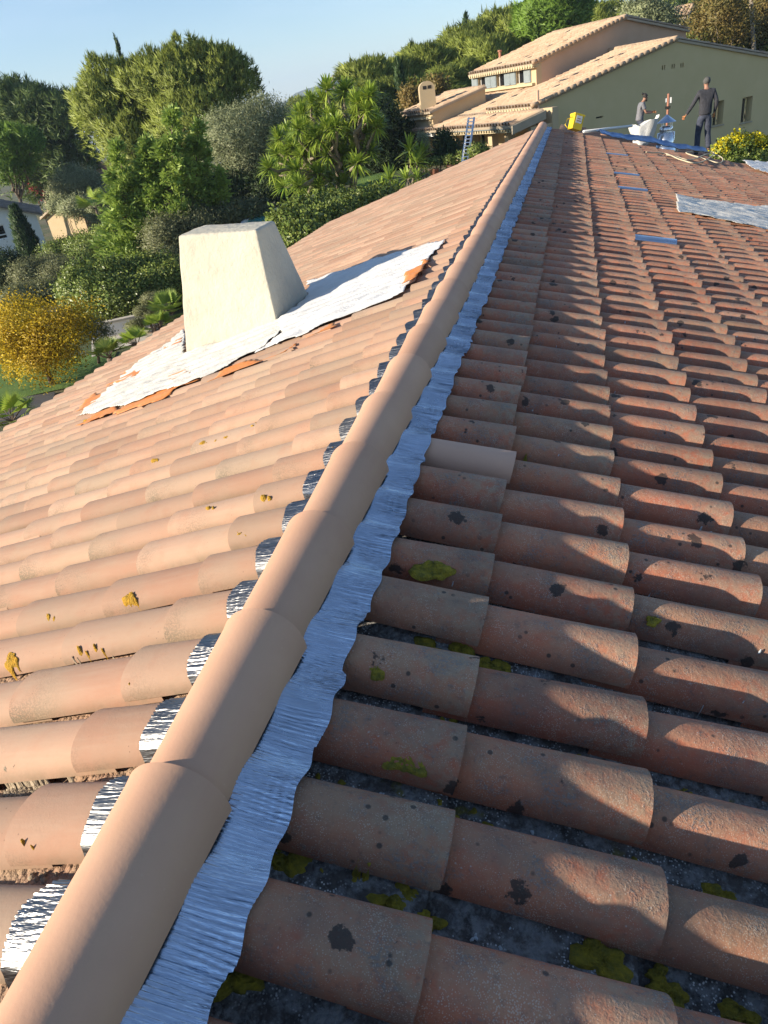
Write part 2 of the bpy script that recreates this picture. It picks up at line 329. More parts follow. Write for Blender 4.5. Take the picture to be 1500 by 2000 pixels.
# ------------------------------------------------------------------ far mountain
def hill(name, px0, px1, top, base, Yd, col, label):
    n = 40; V = []; 
    for i in range(n+1):
        u = i/n; px = px0+(px1-px0)*u; hgt = np.interp(u, [q[0] for q in top], [q[1] for q in top])
        T = at(px, hgt, Yd); T[2] += math.sin(i*1.7)*Yd*.0004
        V += [(T[0], T[1]-Yd*.10, -14.), (T[0], T[1]-Yd*.04, T[2]*.55), tuple(T), (T[0]*1.02, T[1]+Yd*.1, -14.)]
    Fq = [(i*4+k, (i+1)*4+k, (i+1)*4+k+1, i*4+k+1) for i in range(n) for k in range(3)]
    o = mk(name, V, Fq, col, smooth=True); tag(o, label, kind='structure'); return o
MAT['far_hill'] = noisy('wooded_far_hill', (.05, .07, .035), (.08, .09, .05), .004, 1., .3, .02, 8.)
hill('mountain', 470, 800, [(0, 262), (.25, 205), (.33, 180), (.45, 168), (.55, 152), (.75, 150), (1, 158)], 0, 2300, MAT['far_hill'], 'blue distant mountain behind the yucca')
# ------------------------------------------------------------------ our roof
AR, AL = 0.2928, 0.2700
TR, TL = math.tan(AR), math.tan(AL)
dR = np.array([math.cos(AR), 0, -math.sin(AR)]); nR = np.array([math.sin(AR), 0, math.cos(AR)])
dL = np.array([-math.cos(AL), 0, -math.sin(AL)]); nL = np.array([-math.sin(AL), 0, math.cos(AL)])
def LP(px, py, h=0.): return onplane(px, py, nL*h, nL)
def RP(px, py, h=0.): return onplane(px, py, nR*h, nR)
def slope_m(side, s, y, h=0., rot=0.):
    d, n = (dR, nR) if side == 'R' else (dL, nL); yv = np.cross(n, d); P = d*s+n*h+np.array([0, y, 0])
    M = Matrix(((d[0], yv[0], n[0], P[0]), (d[1], yv[1], n[1], P[1]), (d[2], yv[2], n[2], P[2]), (0, 0, 0, 1)))
    return M @ Matrix.Rotation(rot, 4, 'Z')
PW = 0.2; S1R, ER, Y0R = 0.4646, 0.3587, 1.350; S1L, EL_, Y0L = 0.361, 0.3549, 0.665
YFAR = 16.75
house = thing('house', 'large low house in front under clay canal tiles with a new ridge and white chimney', 'house', (0, 8, -4.5))

CP = {'R': (.071, .061, .080, .034), 'L': (.077, .067, .058, .018)}     # half width at the open end, at the head, height, fall towards the head
def cover_template(seg, nl, L=.455, side='R', th=.011, rough=0., inner=True, seed=0, hw0=None, hh=None):
    c_ = CP[side]; hw0 = hw0 or c_[0]; hw1 = c_[1]; hh = hh or c_[2]; fall = c_[3]
    rg = np.random.default_rng(seed); V = []; UV = []; Fq = []
    def ring(u, dy, k):
        hw = hw0+(hw1-hw0)*u-dy; cr = -fall*u-dy; out = []
        for i in range(seg+1):
            t = math.pi*i/seg; c, s_ = math.cos(t), math.sin(t)
            c = math.copysign(abs(c)**.92, c); s_ = s_**.86
            w = 1+rough*(rg.random()-.5)
            out.append((-u*L+(rg.random()-.5)*rough*.05*(k == 0), hw*c*w, cr-(hh-dy)+(hh-dy)*s_*w)); UV.append((u*L, i/seg))
        return out
    for k in range(nl+1): V += ring(k/nl, 0, k)
    n = seg+1
    for k in range(nl):
        for i in range(seg): Fq.append((k*n+i, (k+1)*n+i, (k+1)*n+i+1, k*n+i+1))
    b0 = len(V); V += V[:n]; UV += UV[:n]; b = len(V); V += ring(0, th, 0)
    for i in range(seg): Fq.append((b0+i, b0+i+1, b+i+1, b+i))
    if inner:
        b3 = len(V); V += ring(0, th, 0); b2 = len(V); V += ring(.55, th, 1)
        for i in range(seg): Fq.append((b3+i, b3+i+1, b2+i+1, b2+i))
        # long side edges
    return np.array(V), np.array(Fq), np.array(UV)
def pan_template(seg, nl, L=.455, side='R', seed=0):
    z0, dp = (-.056, .052) if side == 'R' else (-.045, .034)
    V = []; UV = []; Fq = []
    for k in range(nl+1):
        u = k/nl; hw = .080+.008*u
        for i in range(seg+1):
            t = math.pi*i/seg; V.append((-u*L, hw*math.cos(t), z0-.018*u-dp*math.sin(t)**.8)); UV.append((u*L, i/seg))
    n = seg+1
    for k in range(nl):
        for i in range(seg): Fq.append((k*n+i, k*n+i+1, (k+1)*n+i+1, (k+1)*n+i))
    b0 = len(V); V += V[:n]; UV += UV[:n]; b = len(V)
    for i in range(seg+1):
        V.append((V[i][0], V[i][1], V[i][2]-.012)); UV.append((0, i/seg))
    for i in range(seg): Fq.append((b0+i, b+i, b+i+1, b0+i+1))
    return np.array(V), np.array(Fq), np.array(UV)
def tmesh(name, T, mat):
    o = mk(name, T[0], T[1], mat, smooth=True, uv=T[2]); me = o.data; bpy.data.objects.remove(o)
    return me
spots = []      # (side, kind, s_end, y, matrix)
jr = np.random.default_rng(3)
NC = {'R': 17, 'L': 14}
new_tile_idx = (0, 4)       # the clean replacement
metal_cells = {('R', 3, 27), ('R', 3, 42), ('R', 3, 49), ('R', 3, 62)}
sheetR_px = [(1318, 378), (1360, 388), (1420, 396), (1500, 405), (1620, 420), (1620, 470), (1500, 446), (1450, 440), (1385, 424), (1322, 414)]
for side in 'RL':
    S1, E_, Y0 = (S1R, ER, Y0R) if side == 'R' else (S1L, EL_, Y0L)
    k0 = int((-0.75-Y0)/PW); k1 = int((YFAR-.06-Y0)/PW)
    for c in range(NC[side]):
        for k in range(k0, k1+1):
            s = S1+c*E_+jr.normal(0, .005); y = Y0+k*PW+jr.normal(0, .0035)
            spots.append((side, 'cover', s, y, jr.normal(0, .0024), jr.normal(0, .013 if side == 'R' else .006), c, k))
            spots.append((side, 'pan', s-.012+jr.normal(0, .004), Y0+(k+.5)*PW, jr.normal(0, .001), jr.normal(0, .006), c, k))
def in_frame(P):
    v = P-CAM; z = v@Fw
    if z < .05: return False
    x = 750+FPX*(v@Rt)/z; y = 1000-FPX*(v@Up)/z
    return -60 < x < 1560 and -60 < y < 2060
def centre(sp):
    side, _, s, y = sp[:4]; d = dR if side == 'R' else dL; return d*(s-.18)+np.array([0, y, 0])
cand = {'cover': [], 'pan': []}
for i, sp in enumerate(spots):
    P = centre(sp)
    if in_frame(P): 
        n = nR if sp[0] == 'R' else nL; v = CAM-P; dist = np.linalg.norm(v)
        cand[sp[1]].append((-(abs(v@n)/dist*.6+.4)/dist**2, i))
single = set()
for kd in cand: single |= {i for _, i in sorted(cand[kd])[:300]}
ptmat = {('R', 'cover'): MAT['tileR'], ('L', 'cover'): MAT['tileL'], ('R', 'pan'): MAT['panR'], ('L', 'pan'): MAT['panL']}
near = {}
for side in 'RL':
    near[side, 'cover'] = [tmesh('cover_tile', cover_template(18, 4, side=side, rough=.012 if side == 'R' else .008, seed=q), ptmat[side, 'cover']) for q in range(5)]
    near[side, 'pan'] = [tmesh('pan_tile', pan_template(8, 2, side=side), ptmat[side, 'pan'])]
lowc = {q: cover_template(8, 1, side=q, inner=False) for q in 'RL'}; lowp = {q: pan_template(5, 1, side=q) for q in 'RL'}
bulk = {}
MAT['newtile'] = noisy('new_tile_clay', (.62, .38, .26), (.58, .35, .24), 3, .75, .15, 90, .002)
clean_mesh = tmesh('cover_tile', cover_template(18, 4), MAT['newtile'])
def metal_tile_mesh():
    T = cover_template(8, 1, hw0=.085, hh=.06); return tmesh('metal_tile', T, MAT['bluemetal'])
mtm = metal_tile_mesh()
for i, (side, kd, s, y, h, rot, c, k) in enumerate(spots):
    M = slope_m(side, s, y, h, rot)
    cell = (side, c, k)
    if kd == 'cover' and cell in metal_cells:
        o = bpy.data.objects.new('metal_tile', mtm); COL.objects.link(o); o.matrix_world = M; adopt(o, house); o['label'] = 'bluish metal strip in place of a clay tile'; continue
    first_len = s - (.035 if side == 'R' else .03)
    if i in single:
        me = random.choice(near[side, kd])
        if kd == 'cover' and side == 'R' and (c, k) == new_tile_idx: me = clean_mesh; M = slope_m(side, s+.01, y, .004, 0)
        o = bpy.data.objects.new('cover_tile' if kd == 'cover' else 'pan_tile', me); COL.objects.link(o)
        if c == 0: M = M @ Matrix.Diagonal((first_len/.455 if side == 'L' else .96, 1, 1, 1))
        M = M @ Matrix.Diagonal((1, 1+jr.normal(0, .028), 1+jr.normal(0, .05), 1))
        o.matrix_basis = M; adopt(o, house)
        if me is clean_mesh: o['label'] = 'clean new beige cover tile beside the flashing'
    else:
        M = M @ Matrix.Diagonal((1, 1+jr.normal(0, .03), 1+jr.normal(0, .04), 1))
        T = (lowc if kd == 'cover' else lowp)[side]; Mn = np.array(M)
        V = T[0].copy()
        if c == 0: V[:, 0] *= first_len/.455
        V = V@Mn[:3, :3].T+Mn[:3, 3]
        bulk.setdefault((side, kd), []).append((V, T[1], T[2], random.random()))
for (side, kd), L_ in bulk.items():
    V = []; F_ = []; U_ = []; Td = []; n = 0
    for v, f, u, r in L_: V.append(v); F_.append(f+n); U_.append(u); Td.append(np.full(len(f), r)); n += len(v)
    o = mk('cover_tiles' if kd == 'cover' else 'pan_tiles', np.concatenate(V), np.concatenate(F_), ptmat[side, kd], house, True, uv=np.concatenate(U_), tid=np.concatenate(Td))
    o['kind'] = 'stuff'
# underlay decks and walls
sR, sL = S1R+16*ER, S1L+13*EL_
def deck(side, s_end, off, name, ya=-.9, yb=YFAR):
    d, n = (dR, nR) if side == 'R' else (dL, nL)
    a0 = d*.0-n*off; b0 = d*(s_end-.05)-n*off; Yv = np.array([0, 1., 0])
    return MB().hexa([a0+Yv*ya-n*.10, b0+Yv*ya-n*.10, b0+Yv*yb-n*.10, a0+Yv*yb-n*.10, a0+Yv*ya, b0+Yv*ya, b0+Yv*yb, a0+Yv*yb]).build(name, MAT['deck'], house)
deck('R', sR, .150, 'roof_deck'); deck('L', sL, .150, 'roof_deck')
zl = -TL*4.55; zr = -TR*5.9
def wallbox(x0, y0, x1, y1, za, zb, t=.3):
    d = np.array([x1-x0, y1-y0, 0.]); l = np.linalg.norm(d); n = np.array([-d[1], d[0], 0])/l*t
    return MB().hexa([(x0, y0, -5), (x1, y1, -5), (x1+n[0], y1+n[1], -5), (x0+n[0], y0+n[1], -5), (x0, y0, za), (x1, y1, zb), (x1+n[0], y1+n[1], zb), (x0+n[0], y0+n[1], za)])
wallbox(-4.5, 16.3, -4.5, -.7, zl-.35, zl-.35).build('wall', MAT['wall_own'], house)
wallbox(5.6, -.7, 5.6, 16.3, zr-.25, zr-.25).build('wall', MAT['wall_own'], house)
wallbox(0, 16.3, -4.19, 16.3, -.37, zl-.37).build('wall', MAT['wall_own'], house)
wallbox(5.29, 16.3, 0.01, 16.3, zr-.30, -.37).build('wall', MAT['wall_own'], house)
# ridge tiles: wide end far, lapping over the narrow near end of the next one
RP_ = 0.4017; RY0 = 0.676
def ridge_template(seg=28, nl=5, L=.475):
    V = []; UV = []; Fq = []
    def ring(u, dr):
        r = .092-.016*u-dr; r += .0030*max(0, 1-u*14) if dr == 0 else 0
        for i in range(seg+1):
            t = math.pi*(i/seg)*1.04-.02*math.pi; V.append((-r*math.cos(t)*1.0, -u*L, -.041+(r+.003)*math.sin(t)-.002*u)); UV.append((u*L, i/seg))
    us = [0, .006, .02, .045, .3, .65, 1.]
    for u in us: ring(u, 0)
    n = seg+1
    for k in range(len(us)-1):
        for i in range(seg): Fq.append((k*n+i, (k)*n+i+1, (k+1)*n+i+1, (k+1)*n+i))
    b0 = len(V); ring(0, 0); b = len(V); ring(0, .011); b1 = len(V); ring(0, .011); b2 = len(V); ring(1., .011)
    for i in range(seg): Fq += [(b0+i, b+i, b+i+1, b0+i+1), (b1+i, b2+i, b2+i+1, b1+i+1)]
    return np.array(V), np.array(Fq), np.array(UV)
rme = tmesh('ridge_tile', ridge_template(), MAT['ridge'])
k = -3
while RY0+k*RP_ < 17.1:
    yy = RY0+k*RP_; o = bpy.data.objects.new('ridge_tile', rme); COL.objects.link(o)
    M = Matrix.Translation((random.gauss(0, .0012), yy, random.gauss(0, .0012))) @ Matrix.Rotation(random.gauss(0, .006), 4, 'Z')
    o.matrix_basis = M; adopt(o, house); k += 1
# closing disc under the last ridge tile
# flashing: pleated aluminium dressed over covers and pans on both sides
def flashing(side, s_in, s_out, name):
    Y0, S1 = (Y0R, S1R) if side == 'R' else (Y0L, S1L); d, n = (dR, nR) if side == 'R' else (dL, nL)
    ys = np.arange(-.6, 16.8, .0022); rows = 9; ss = np.linspace(s_in, s_out, rows)
    rg = np.random.default_rng(5 if side == 'R' else 6)
    ph = (ys-Y0+PW/2) % PW-PW/2                      # offset from the nearest crest
    idx = np.floor((ys-Y0+PW/2)/PW).astype(int); kr = rg.random(400)
    V = np.zeros((len(ys), rows, 3), np.float32)
    h0, h1, hh, fall = CP[side]; z0, dp = (-.056, .052) if side == 'R' else (-.045, .034)
    def prof(u, hw):
        z = np.where(np.abs(ph) < hw, -fall*u-hh+hh*np.power(np.clip(1-(np.abs(ph)/hw)**2, 0, 1), .43), -1)
        q = (PW/2-np.abs(ph)); pz = z0-.012-dp*np.power(np.clip(1-(q/.085)**2, 0, 1), .4)
        z = np.maximum(z, pz); fl = -.034
        if side == 'L': return z
        return fl+.018*np.log1p(np.exp(np.clip((z-fl)/.018, -20, 20)))-.004
    smo = np.sin(2*math.pi*np.cumsum(rg.normal(1, .35, len(ys)).clip(.3, 2))*.0022/.0085)
    frq = .5+.5*np.sin(ys*31+np.sin(ys*7)*2); amp = (.0031 if side == 'R' else .0022)*(.45+.8*frq)
    ker = np.ones(9)/9
    for j, s in enumerate(ss):
        u = (S1-s)/.455; hw = h0-(h0-h1)*u+.008; t = (s-s_in)/(s_out-s_in)
        z = prof(u, hw); z = np.convolve(np.pad(z, 4, 'edge'), ker, 'valid')+.0045
        skew = (kr[idx]-.5)*.02*t+ .010*t*t*np.sin(ys*19)
        pl = amp*np.interp(ys+skew, ys, smo)*(.35+.8*t)
        z = z+pl+(.004*(1-t)**2 if side == 'R' else 0)
        lift = .004*t*np.sin(ys*23+kr[idx]*6)*.5 + .0035*t**3
        sj = s+(kr[idx]-.5)*.012*t+.004*t*np.sin(ys*57)+.10*0
        P = d[None, :]*sj[:, None]+n[None, :]*(z+lift)[:, None]; P[:, 1] += ys; V[:, j] = P
    N = len(ys); ii, jj = np.meshgrid(np.arange(N-1), np.arange(rows-1), indexing='ij'); a = (ii*rows+jj).ravel()
    Fq = np.stack([a, a+1, a+rows+1, a+rows], 1)
    if side == 'L': Fq = Fq[:, ::-1]
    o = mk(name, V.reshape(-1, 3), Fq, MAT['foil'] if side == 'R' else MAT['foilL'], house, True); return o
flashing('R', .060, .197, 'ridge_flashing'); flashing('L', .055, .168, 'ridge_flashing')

# ---- chimney
def smooth_block(base, top, nx, nz, amp, seed):
    rg = np.random.default_rng(seed); V = []; Fq = []
    def pt(u, v, w): # u,v plan 0..1, w height
        b = (np.array(base[0])*(1-u)*(1-v)+np.array(base[1])*u*(1-v)+np.array(base[2])*u*v+np.array(base[3])*(1-u)*v)
        t = (np.array(top[0])*(1-u)*(1-v)+np.array(top[1])*u*(1-v)+np.array(top[2])*u*v+np.array(top[3])*(1-u)*v)
        return b*(1-w)+t*w
    per = [(i/nx, 0) for i in range(nx)]+[(1, i/nx) for i in range(nx)]+[(1-i/nx, 1) for i in range(nx)]+[(0, 1-i/nx) for i in range(nx)]
    np_ = len(per)
    for k in range(nz+1):
        for (u, v) in per: V.append(pt(u, v, k/nz))
    for k in range(nz):
        for i in range(np_): Fq.append((k*np_+i, k*np_+(i+1) % np_, (k+1)*np_+(i+1) % np_, (k+1)*np_+i))
    b = len(V)
    for i in range(nx+1):
        for j in range(nx+1): V.append(pt(i/nx, j/nx, 1)+np.array([0, 0, .012*math.sin(math.pi*i/nx)*math.sin(math.pi*j/nx)]))
    for i in range(nx):
        for j in range(nx): a = b+i*(nx+1)+j; Fq.append((a, a+nx+1, a+nx+2, a+1))
    return V, Fq
zb = -1.25
def ext(b, t):   # run the battered sides down below the tiles
    b, t = np.array(b), np.array(t); k = (b[2]-zb)/(t[2]-b[2]); return tuple(b+(b-t)*k)
cb = [(-2.62, 5.46, -.73), (-1.625, 5.25, -.45), (-1.575, 5.93, -.44), (-2.60, 6.16, -.72)]
ct = [(-2.47, 5.60, .205), (-1.69, 5.39, .205), (-1.70, 5.81, .205), (-2.46, 6.06, .205)]
V, Fq = smooth_block([ext(b, t) for b, t in zip(cb, ct)], ct, 16, 24, 0, 1)
ch = mk('chimney', V, Fq, MAT['render_cream'], house, True)
bm = bmesh.new(); bm.from_mesh(ch.data); bmesh.ops.remove_doubles(bm, verts=bm.verts, dist=.002)
bmesh.ops.recalc_face_normals(bm, faces=bm.faces)
se = [e for e in bm.edges if len(e.link_faces) == 2 and e.calc_face_angle(0) > .7]
bmesh.ops.bevel(bm, geom=se, offset=.022, segments=3, affect='EDGES', profile=.6)
bm.to_mesh(ch.data); bm.free(); ch.data.polygons.foreach_set('use_smooth', np.ones(len(ch.data.polygons), dtype=bool))
tex = bpy.data.textures.new('plaster', 'CLOUDS'); tex.noise_scale = .22; tex.noise_depth = 3
ss_ = ch.modifiers.new('s', 'SUBSURF'); ss_.levels = 1; ss_.render_levels = 1
dm = ch.modifiers.new('d', 'DISPLACE'); dm.texture = tex; dm.strength = .014; dm.mid_level = .5; dm.texture_coords = 'LOCAL'
ch['label'] = 'white tapered masonry chimney'

# ---- plastic sheets and membrane edges
def inpoly(x, y, poly):
    x = np.asarray(x); y = np.asarray(y); r = np.zeros(x.shape, bool); n = len(poly)
    for i in range(n):
        (x1, y1), (x2, y2) = poly[i], poly[(i+1) % n]
        c = ((y1 > y) != (y2 > y)) & (x < (x2-x1)*(y-y1)/(y2-y1+1e-12)+x1); r ^= c
    return r
from mathutils import noise as MN
def crumple(X, Y, seed):
    out = np.zeros(X.shape)
    for i in np.ndindex(X.shape):
        x, y = float(X[i]), float(Y[i]); w = MN.noise((x*2.1, y*2.1, seed))*.35; w2 = MN.noise((x*2.3+7, y*1.9, seed))*.35
        a = MN.voronoi((x*3.2+w, y*3.2+w2, seed))[0]; b = MN.voronoi((x*8+w*4, y*8+w2*4, seed+3.))[0]
        out[i] = (a[1]-a[0])*.9+(b[1]-b[0])*.35+MN.noise((x*1.3, y*1.3, seed+9.))*.8-.5
    return out
def fnoise(x, y, seed, f0=2., oct=5, rid=False):
    rg = np.random.default_rng(seed); z = 0; amp = 1.; tot = 0
    for o in range(oct):
        for _ in range(4):
            a = rg.random()*6.28; p = rg.random()*6.28; f = f0*2**o*(.7+.6*rg.random()); w = np.sin((x*math.cos(a)+y*math.sin(a))*f*3+p+1.3*np.sin(x*f*.7+y*f*.6+p))
            z = z+amp*(1-2*np.abs(w) if rid else w)*.25
        tot += amp; amp *= .55
    return z/tot
def sheet(name, side, poly, mat, lift, amp, seed, step=.022, label=None, cat=None, group=None, hole=None, parent=None, drape=.3):
    poly = [tuple(p) for p in poly]; xs = [p[0] for p in poly]; ys = [p[1] for p in poly]
    gx = np.arange(min(xs), max(xs)+step, step); gy = np.arange(min(ys), max(ys)+step, step)
    X, Y = np.meshgrid(gx, gy, indexing='ij')
    wob = .028*fnoise(X, Y, seed+9, 5., 3); ok = inpoly(X+wob, Y+wob*1.3, poly)
    if hole: ok &= ~inpoly(X, Y, hole)
    if cat == 'membrane': ok &= fnoise(X, Y, seed+40, 2.2, 2) > -.15
    Y0 = Y0R if side == 'R' else Y0L; T = TR if side == 'R' else TL; ca = math.cos(AR if side == 'R' else AL)
    ph = (Y-Y0+PW/2) % PW-PW/2; hh = CP[side][2]; wave = np.where(np.abs(ph) < .075, -hh+hh*np.sqrt(np.clip(1-(ph/.075)**2, 0, 1)), -hh)
    h = lift+np.maximum(wave, -.03)*drape+amp*crumple(X, Y, seed)
    h = np.maximum(h, np.maximum(wave, -.085)+.006)
    Z = -T*np.abs(X)+h/ca
    idx = -np.ones(X.shape, int); idx[ok] = np.arange(ok.sum())
    V = np.stack([X[ok], Y[ok], Z[ok]], 1)
    q = np.stack([idx[:-1, :-1], idx[1:, :-1], idx[1:, 1:], idx[:-1, 1:]], -1).reshape(-1, 4); q = q[(q >= 0).all(1)]
    o = mk(name, V, q, mat, parent, True)
    sd = o.modifiers.new('t', 'SOLIDIFY'); sd.thickness = .0015; sd.offset = -1
    if label: tag(o, label, cat, group)
    return o
chole = [(-2.60, 5.50), (-1.64, 5.30), (-1.60, 5.90), (-2.57, 6.12)]
p = lambda *a: [tuple(LP(x, y)[:2]) for x, y in a]
sheet('orange_membrane', 'L', p((133, 822), (180, 765), (215, 745), (300, 690), (360, 655), (340, 700), (400, 742), (470, 705), (520, 700), (575, 672), (655, 625), (668, 632), (590, 665), (540, 695), (470, 722), (350, 765), (235, 805), (150, 828)), MAT['orange'], .004, .010, 3, label='orange roofing membrane peeking out along the front edge of the white sheet', cat='membrane')
sheet('mortar_sheet', 'L', p((150, 812), (205, 762), (270, 705), (330, 668), (362, 640), (362, 690), (545, 622), (600, 590), (560, 640), (520, 672), (480, 694), (400, 735), (330, 757), (232, 795)), MAT['sheet_dirty'], .012, .022, 11, step=.014, hole=chole, label='mortar splattered white plastic film crumpled in front of the chimney foot', cat='plastic sheet')
sheet('plastic_sheet', 'L', p((497, 690), (545, 655), (545, 625), (600, 578), (598, 552), (680, 525), (740, 505), (878, 462), (845, 500), (815, 540), (795, 565), (745, 590), (660, 622), (590, 655)), MAT['sheet'], .018, .020, 21, step=.016, hole=chole, label='smooth white plastic sheet spread behind the chimney towards the ridge', cat='plastic sheet')
sheet('orange_flap', 'L', p((786, 560), (790, 540), (812, 532), (825, 515), (842, 505), (836, 520), (820, 545), (800, 566)), MAT['orange'], .03, .015, 5, label='small torn orange flaps at the ridge end of the white sheet', cat='membrane')
q = lambda *a: [tuple(RP(x, y)[:2]) for x, y in a]
sheet('plastic_sheet', 'R', q(*sheetR_px), MAT['sheet_dirty'], .020, .030, 31, step=.02, label='crumpled off-white plastic sheet lying on the middle of the shaded right slope', cat='plastic sheet')
sheet('plastic_sheet', 'R', q((1448, 315), (1500, 318), (1560, 325), (1560, 352), (1500, 342), (1470, 332)), MAT['sheet'], .04, .03, 33, step=.025, label='pale plastic sheet beside the yellow flowering bush at the far roof corner', cat='plastic sheet')
# ---- moss cushions, lichen, mortar and crumbs: dressed over the real tile relief
def relief(side, x, y):
    """height of the tile surface above the crest plane"""
    Y0, S1, E_, ca = (Y0R, S1R, ER, math.cos(AR)) if side == 'R' else (Y0L, S1L, EL_, math.cos(AL)); h0, h1, hh, fall = CP[side]; z0, dp = (-.056, .052) if side == 'R' else (-.045, .034)
    s = abs(x)/ca; u = (S1+math.ceil((s-S1)/E_)*E_-s)/.455; ph = (y-Y0+PW/2) % PW-PW/2; hw = h0+(h1-h0)*u; q = PW/2-abs(ph)
    pz = z0-.018*u-dp*max(0, 1-(q/.082)**2)**.4
    return max(pz, -fall*u-hh+hh*(1-(ph/hw)**2)**.43) if abs(ph) < hw else pz
def blobs(name, items, mat, label, kind='stuff'):
    """items: (side, x, y, r, thick)"""
    rg = np.random.default_rng(len(items)); V = []; Fq = []; n = 0
    for side, x, y, r, th in items:
        d, nn = (dR, nR) if side == 'R' else (dL, nL); T = TR if side == 'R' else TL; ph = rg.random(4)*6.28
        big = r >= .012; rings = 12 if big else 4; sg = 34 if big else 7; kx = 1.5 if big else 1.
        for k in range(rings):
            t = k/(rings-1)
            for i in range(sg):
                w = 6.283*i/sg; rr = r*(1-t)**.8*(1+.22*math.sin(2*w+ph[0])+.18*math.sin(3*w+ph[1])+.12*math.sin(7*w+ph[2])+.035*rg.normal())
                px_, py_ = x+d[0]*rr*math.cos(w)*kx, y+rr*math.sin(w)
                hgt = (max(relief(side, px_, y), relief(side, px_, y-.008))+.15*(relief(side, px_, py_)-relief(side, px_, y)) if big and side == 'R' else relief(side, px_, py_))+th*(t**.4)*(1+(.16 if big else .2)*rg.normal())-.004*(k == 0)
                P = np.array([px_, py_, -T*abs(px_)])+nn*hgt; V.append(P)
        for k in range(rings-1):
            for i in range(sg): Fq.append((n+k*sg+i, n+k*sg+(i+1) % sg, n+(k+1)*sg+(i+1) % sg, n+(k+1)*sg+i))
        n = len(V)
    o = mk(name, V, Fq, mat, None, True); tag(o, label, kind=kind); return o
def on_relief(side, px, py):
    h = -.03
    for _ in range(12): P = (RP if side == 'R' else LP)(px, py, h); h = .5*h+.5*relief(side, P[0], P[1])
    return P
mossR = [(495, 1930, 34), (598, 1705, 26), (800, 1735, 22), (830, 1765, 14), (882, 1725, 17), (805, 1487, 24), (725, 1755, 10), (745, 1308, 14), (855, 1110, 26), (870, 1235, 22), (835, 1222, 12), (925, 1255, 18), (905, 1262, 12), (985, 1280, 18), (1010, 1285, 10),
         (1225, 1925, 34), (1190, 1905, 16), (1350, 1960, 26), (1330, 1890, 14), (1480, 1965, 20), (1420, 1690, 22), (1450, 1700, 12), (1130, 1455, 14), (1365, 1530, 26), (887, 1545, 9), (925, 1600, 12), (990, 1610, 12), (700, 1470, 9), (655, 1455, 8), (1115, 1195, 9), (965, 1155, 9), (1285, 1215, 9), (1095, 1095, 8), (1040, 885, 6), (1312, 778, 6), (1395, 795, 7), (1240, 595, 4),
         (740, 1680, 7), (665, 1715, 6), (1160, 1460, 8), (1060, 1550, 7), (1080, 1350, 7), (960, 1600, 6), (1270, 1540, 8), (890, 1330, 6), (915, 1380, 8), (1250, 1240, 7), (1180, 1080, 6), (1220, 900, 5), (1000, 990, 5), (1110, 930, 5)]
mossL = [(18, 1290, 22), (92, 1207, 14), (248, 1170, 17), (465, 1047, 14), (412, 985, 15), (414, 1020, 12), (512, 972, 13), (300, 900, 10), (128, 846, 9), (395, 867, 12), (440, 858, 12), (492, 833, 7), (168, 822, 11), (150, 1270, 11), (180, 1265, 8), (250, 1340, 7), (40, 1645, 7), (655, 905, 5), (640, 640, 4), (420, 864, 9)]
it = []
for px, py, r in mossR:
    P = on_relief('R', px, py); kf = (P[1]-Y0R)/PW
    if (px, py) not in ((855, 1110), (745, 1308), (1285, 1215), (805, 1487)): P[1] = Y0R+(math.floor(kf)+.5+random.uniform(-.04, .16))*PW
    it.append(('R', P[0], P[1], r/ppm(P)*1.1, .011 if r > 14 else .007))
blobs('moss', it, MAT['moss'], 'cushions of dull yellow green moss and lichen on the shaded tiles')
it = []
for px, py, r in mossL:
    P = on_relief('L', px, py); it.append(('L', P[0], P[1], r/ppm(P)*.52, .006)); it.append(('L', P[0]+.022, P[1]-.006, r/ppm(P)*.3, .005))
blobs('lichen', it, MAT['moss_orange'], 'small orange yellow lichen cushions on the sunny tiles')
rg = np.random.default_rng(12); it = []
for _ in range(900):   # crumbs of old mortar along the foot of the cover tiles, sunny side
    k_ = rg.integers(-4, 40); s_ = .28+rg.integers(0, 8)*EL_+rg.random()*.33
    if math.sin(k_*2.3+s_*5) < .1: continue
    it.append(('L', -s_*math.cos(AL), Y0L+k_*PW+rg.choice([-1, 1])*(.083+.008*rg.normal()), .0022+.0045*rg.random()**2, .004))
P = on_relief('L', 30, 1512); P[1] = Y0L+round((P[1]-Y0L+.09)/PW)*PW-.09
for _ in range(90): it.append(('L', P[0]+rg.normal(0, .035), P[1]+rg.normal(0, .011), .004+.008*rg.random(), .010))
for px, py in [(130, 1285), (150, 1290), (115, 1300), (255, 1255), (60, 1640), (290, 1480), (310, 1470), (165, 1370), (200, 1285), (330, 1180)]:
    P = on_relief('L', px, py); P[1] = Y0L+round((P[1]-Y0L+.088)/PW)*PW-.088
    for _ in range(9): it.append(('L', P[0]+rg.normal(0, .014), P[1]+rg.normal(0, .006), .002+.005*rg.random(), .006))
blobs('mortar_crumbs', it, MAT['mortar'], 'crumbs of old mortar between the sunny tiles')
it = []
for _ in range(2600):
    k_ = rg.integers(-4, 40); c_ = rg.integers(0, 6); s_ = S1R+c_*ER+rg.random()*.34-ER
    if s_ < .22: continue
    it.append(('R', s_*math.cos(AR), Y0R+(k_+.5)*PW+rg.normal(0, .022),   .0012+.0042*rg.random()**3, .003))
for px, py in [(700, 1545), (745, 1560), (790, 1570), (1025, 1292), (1120, 1445), (1005, 955), (1030, 950), (1190, 1865), (640, 1625), (620, 1690), (1440, 1560), (1290, 1555), (960, 1780), (855, 1540), (870, 1555)]:
    P = on_relief('R', px, py); P[1] = Y0R+(math.floor((P[1]-Y0R)/PW)+.5)*PW
    for _ in range(5): it.append(('R', P[0]+rg.normal(0, .008), P[1]+rg.normal(0, .006), .002+.004*rg.random(), .004))
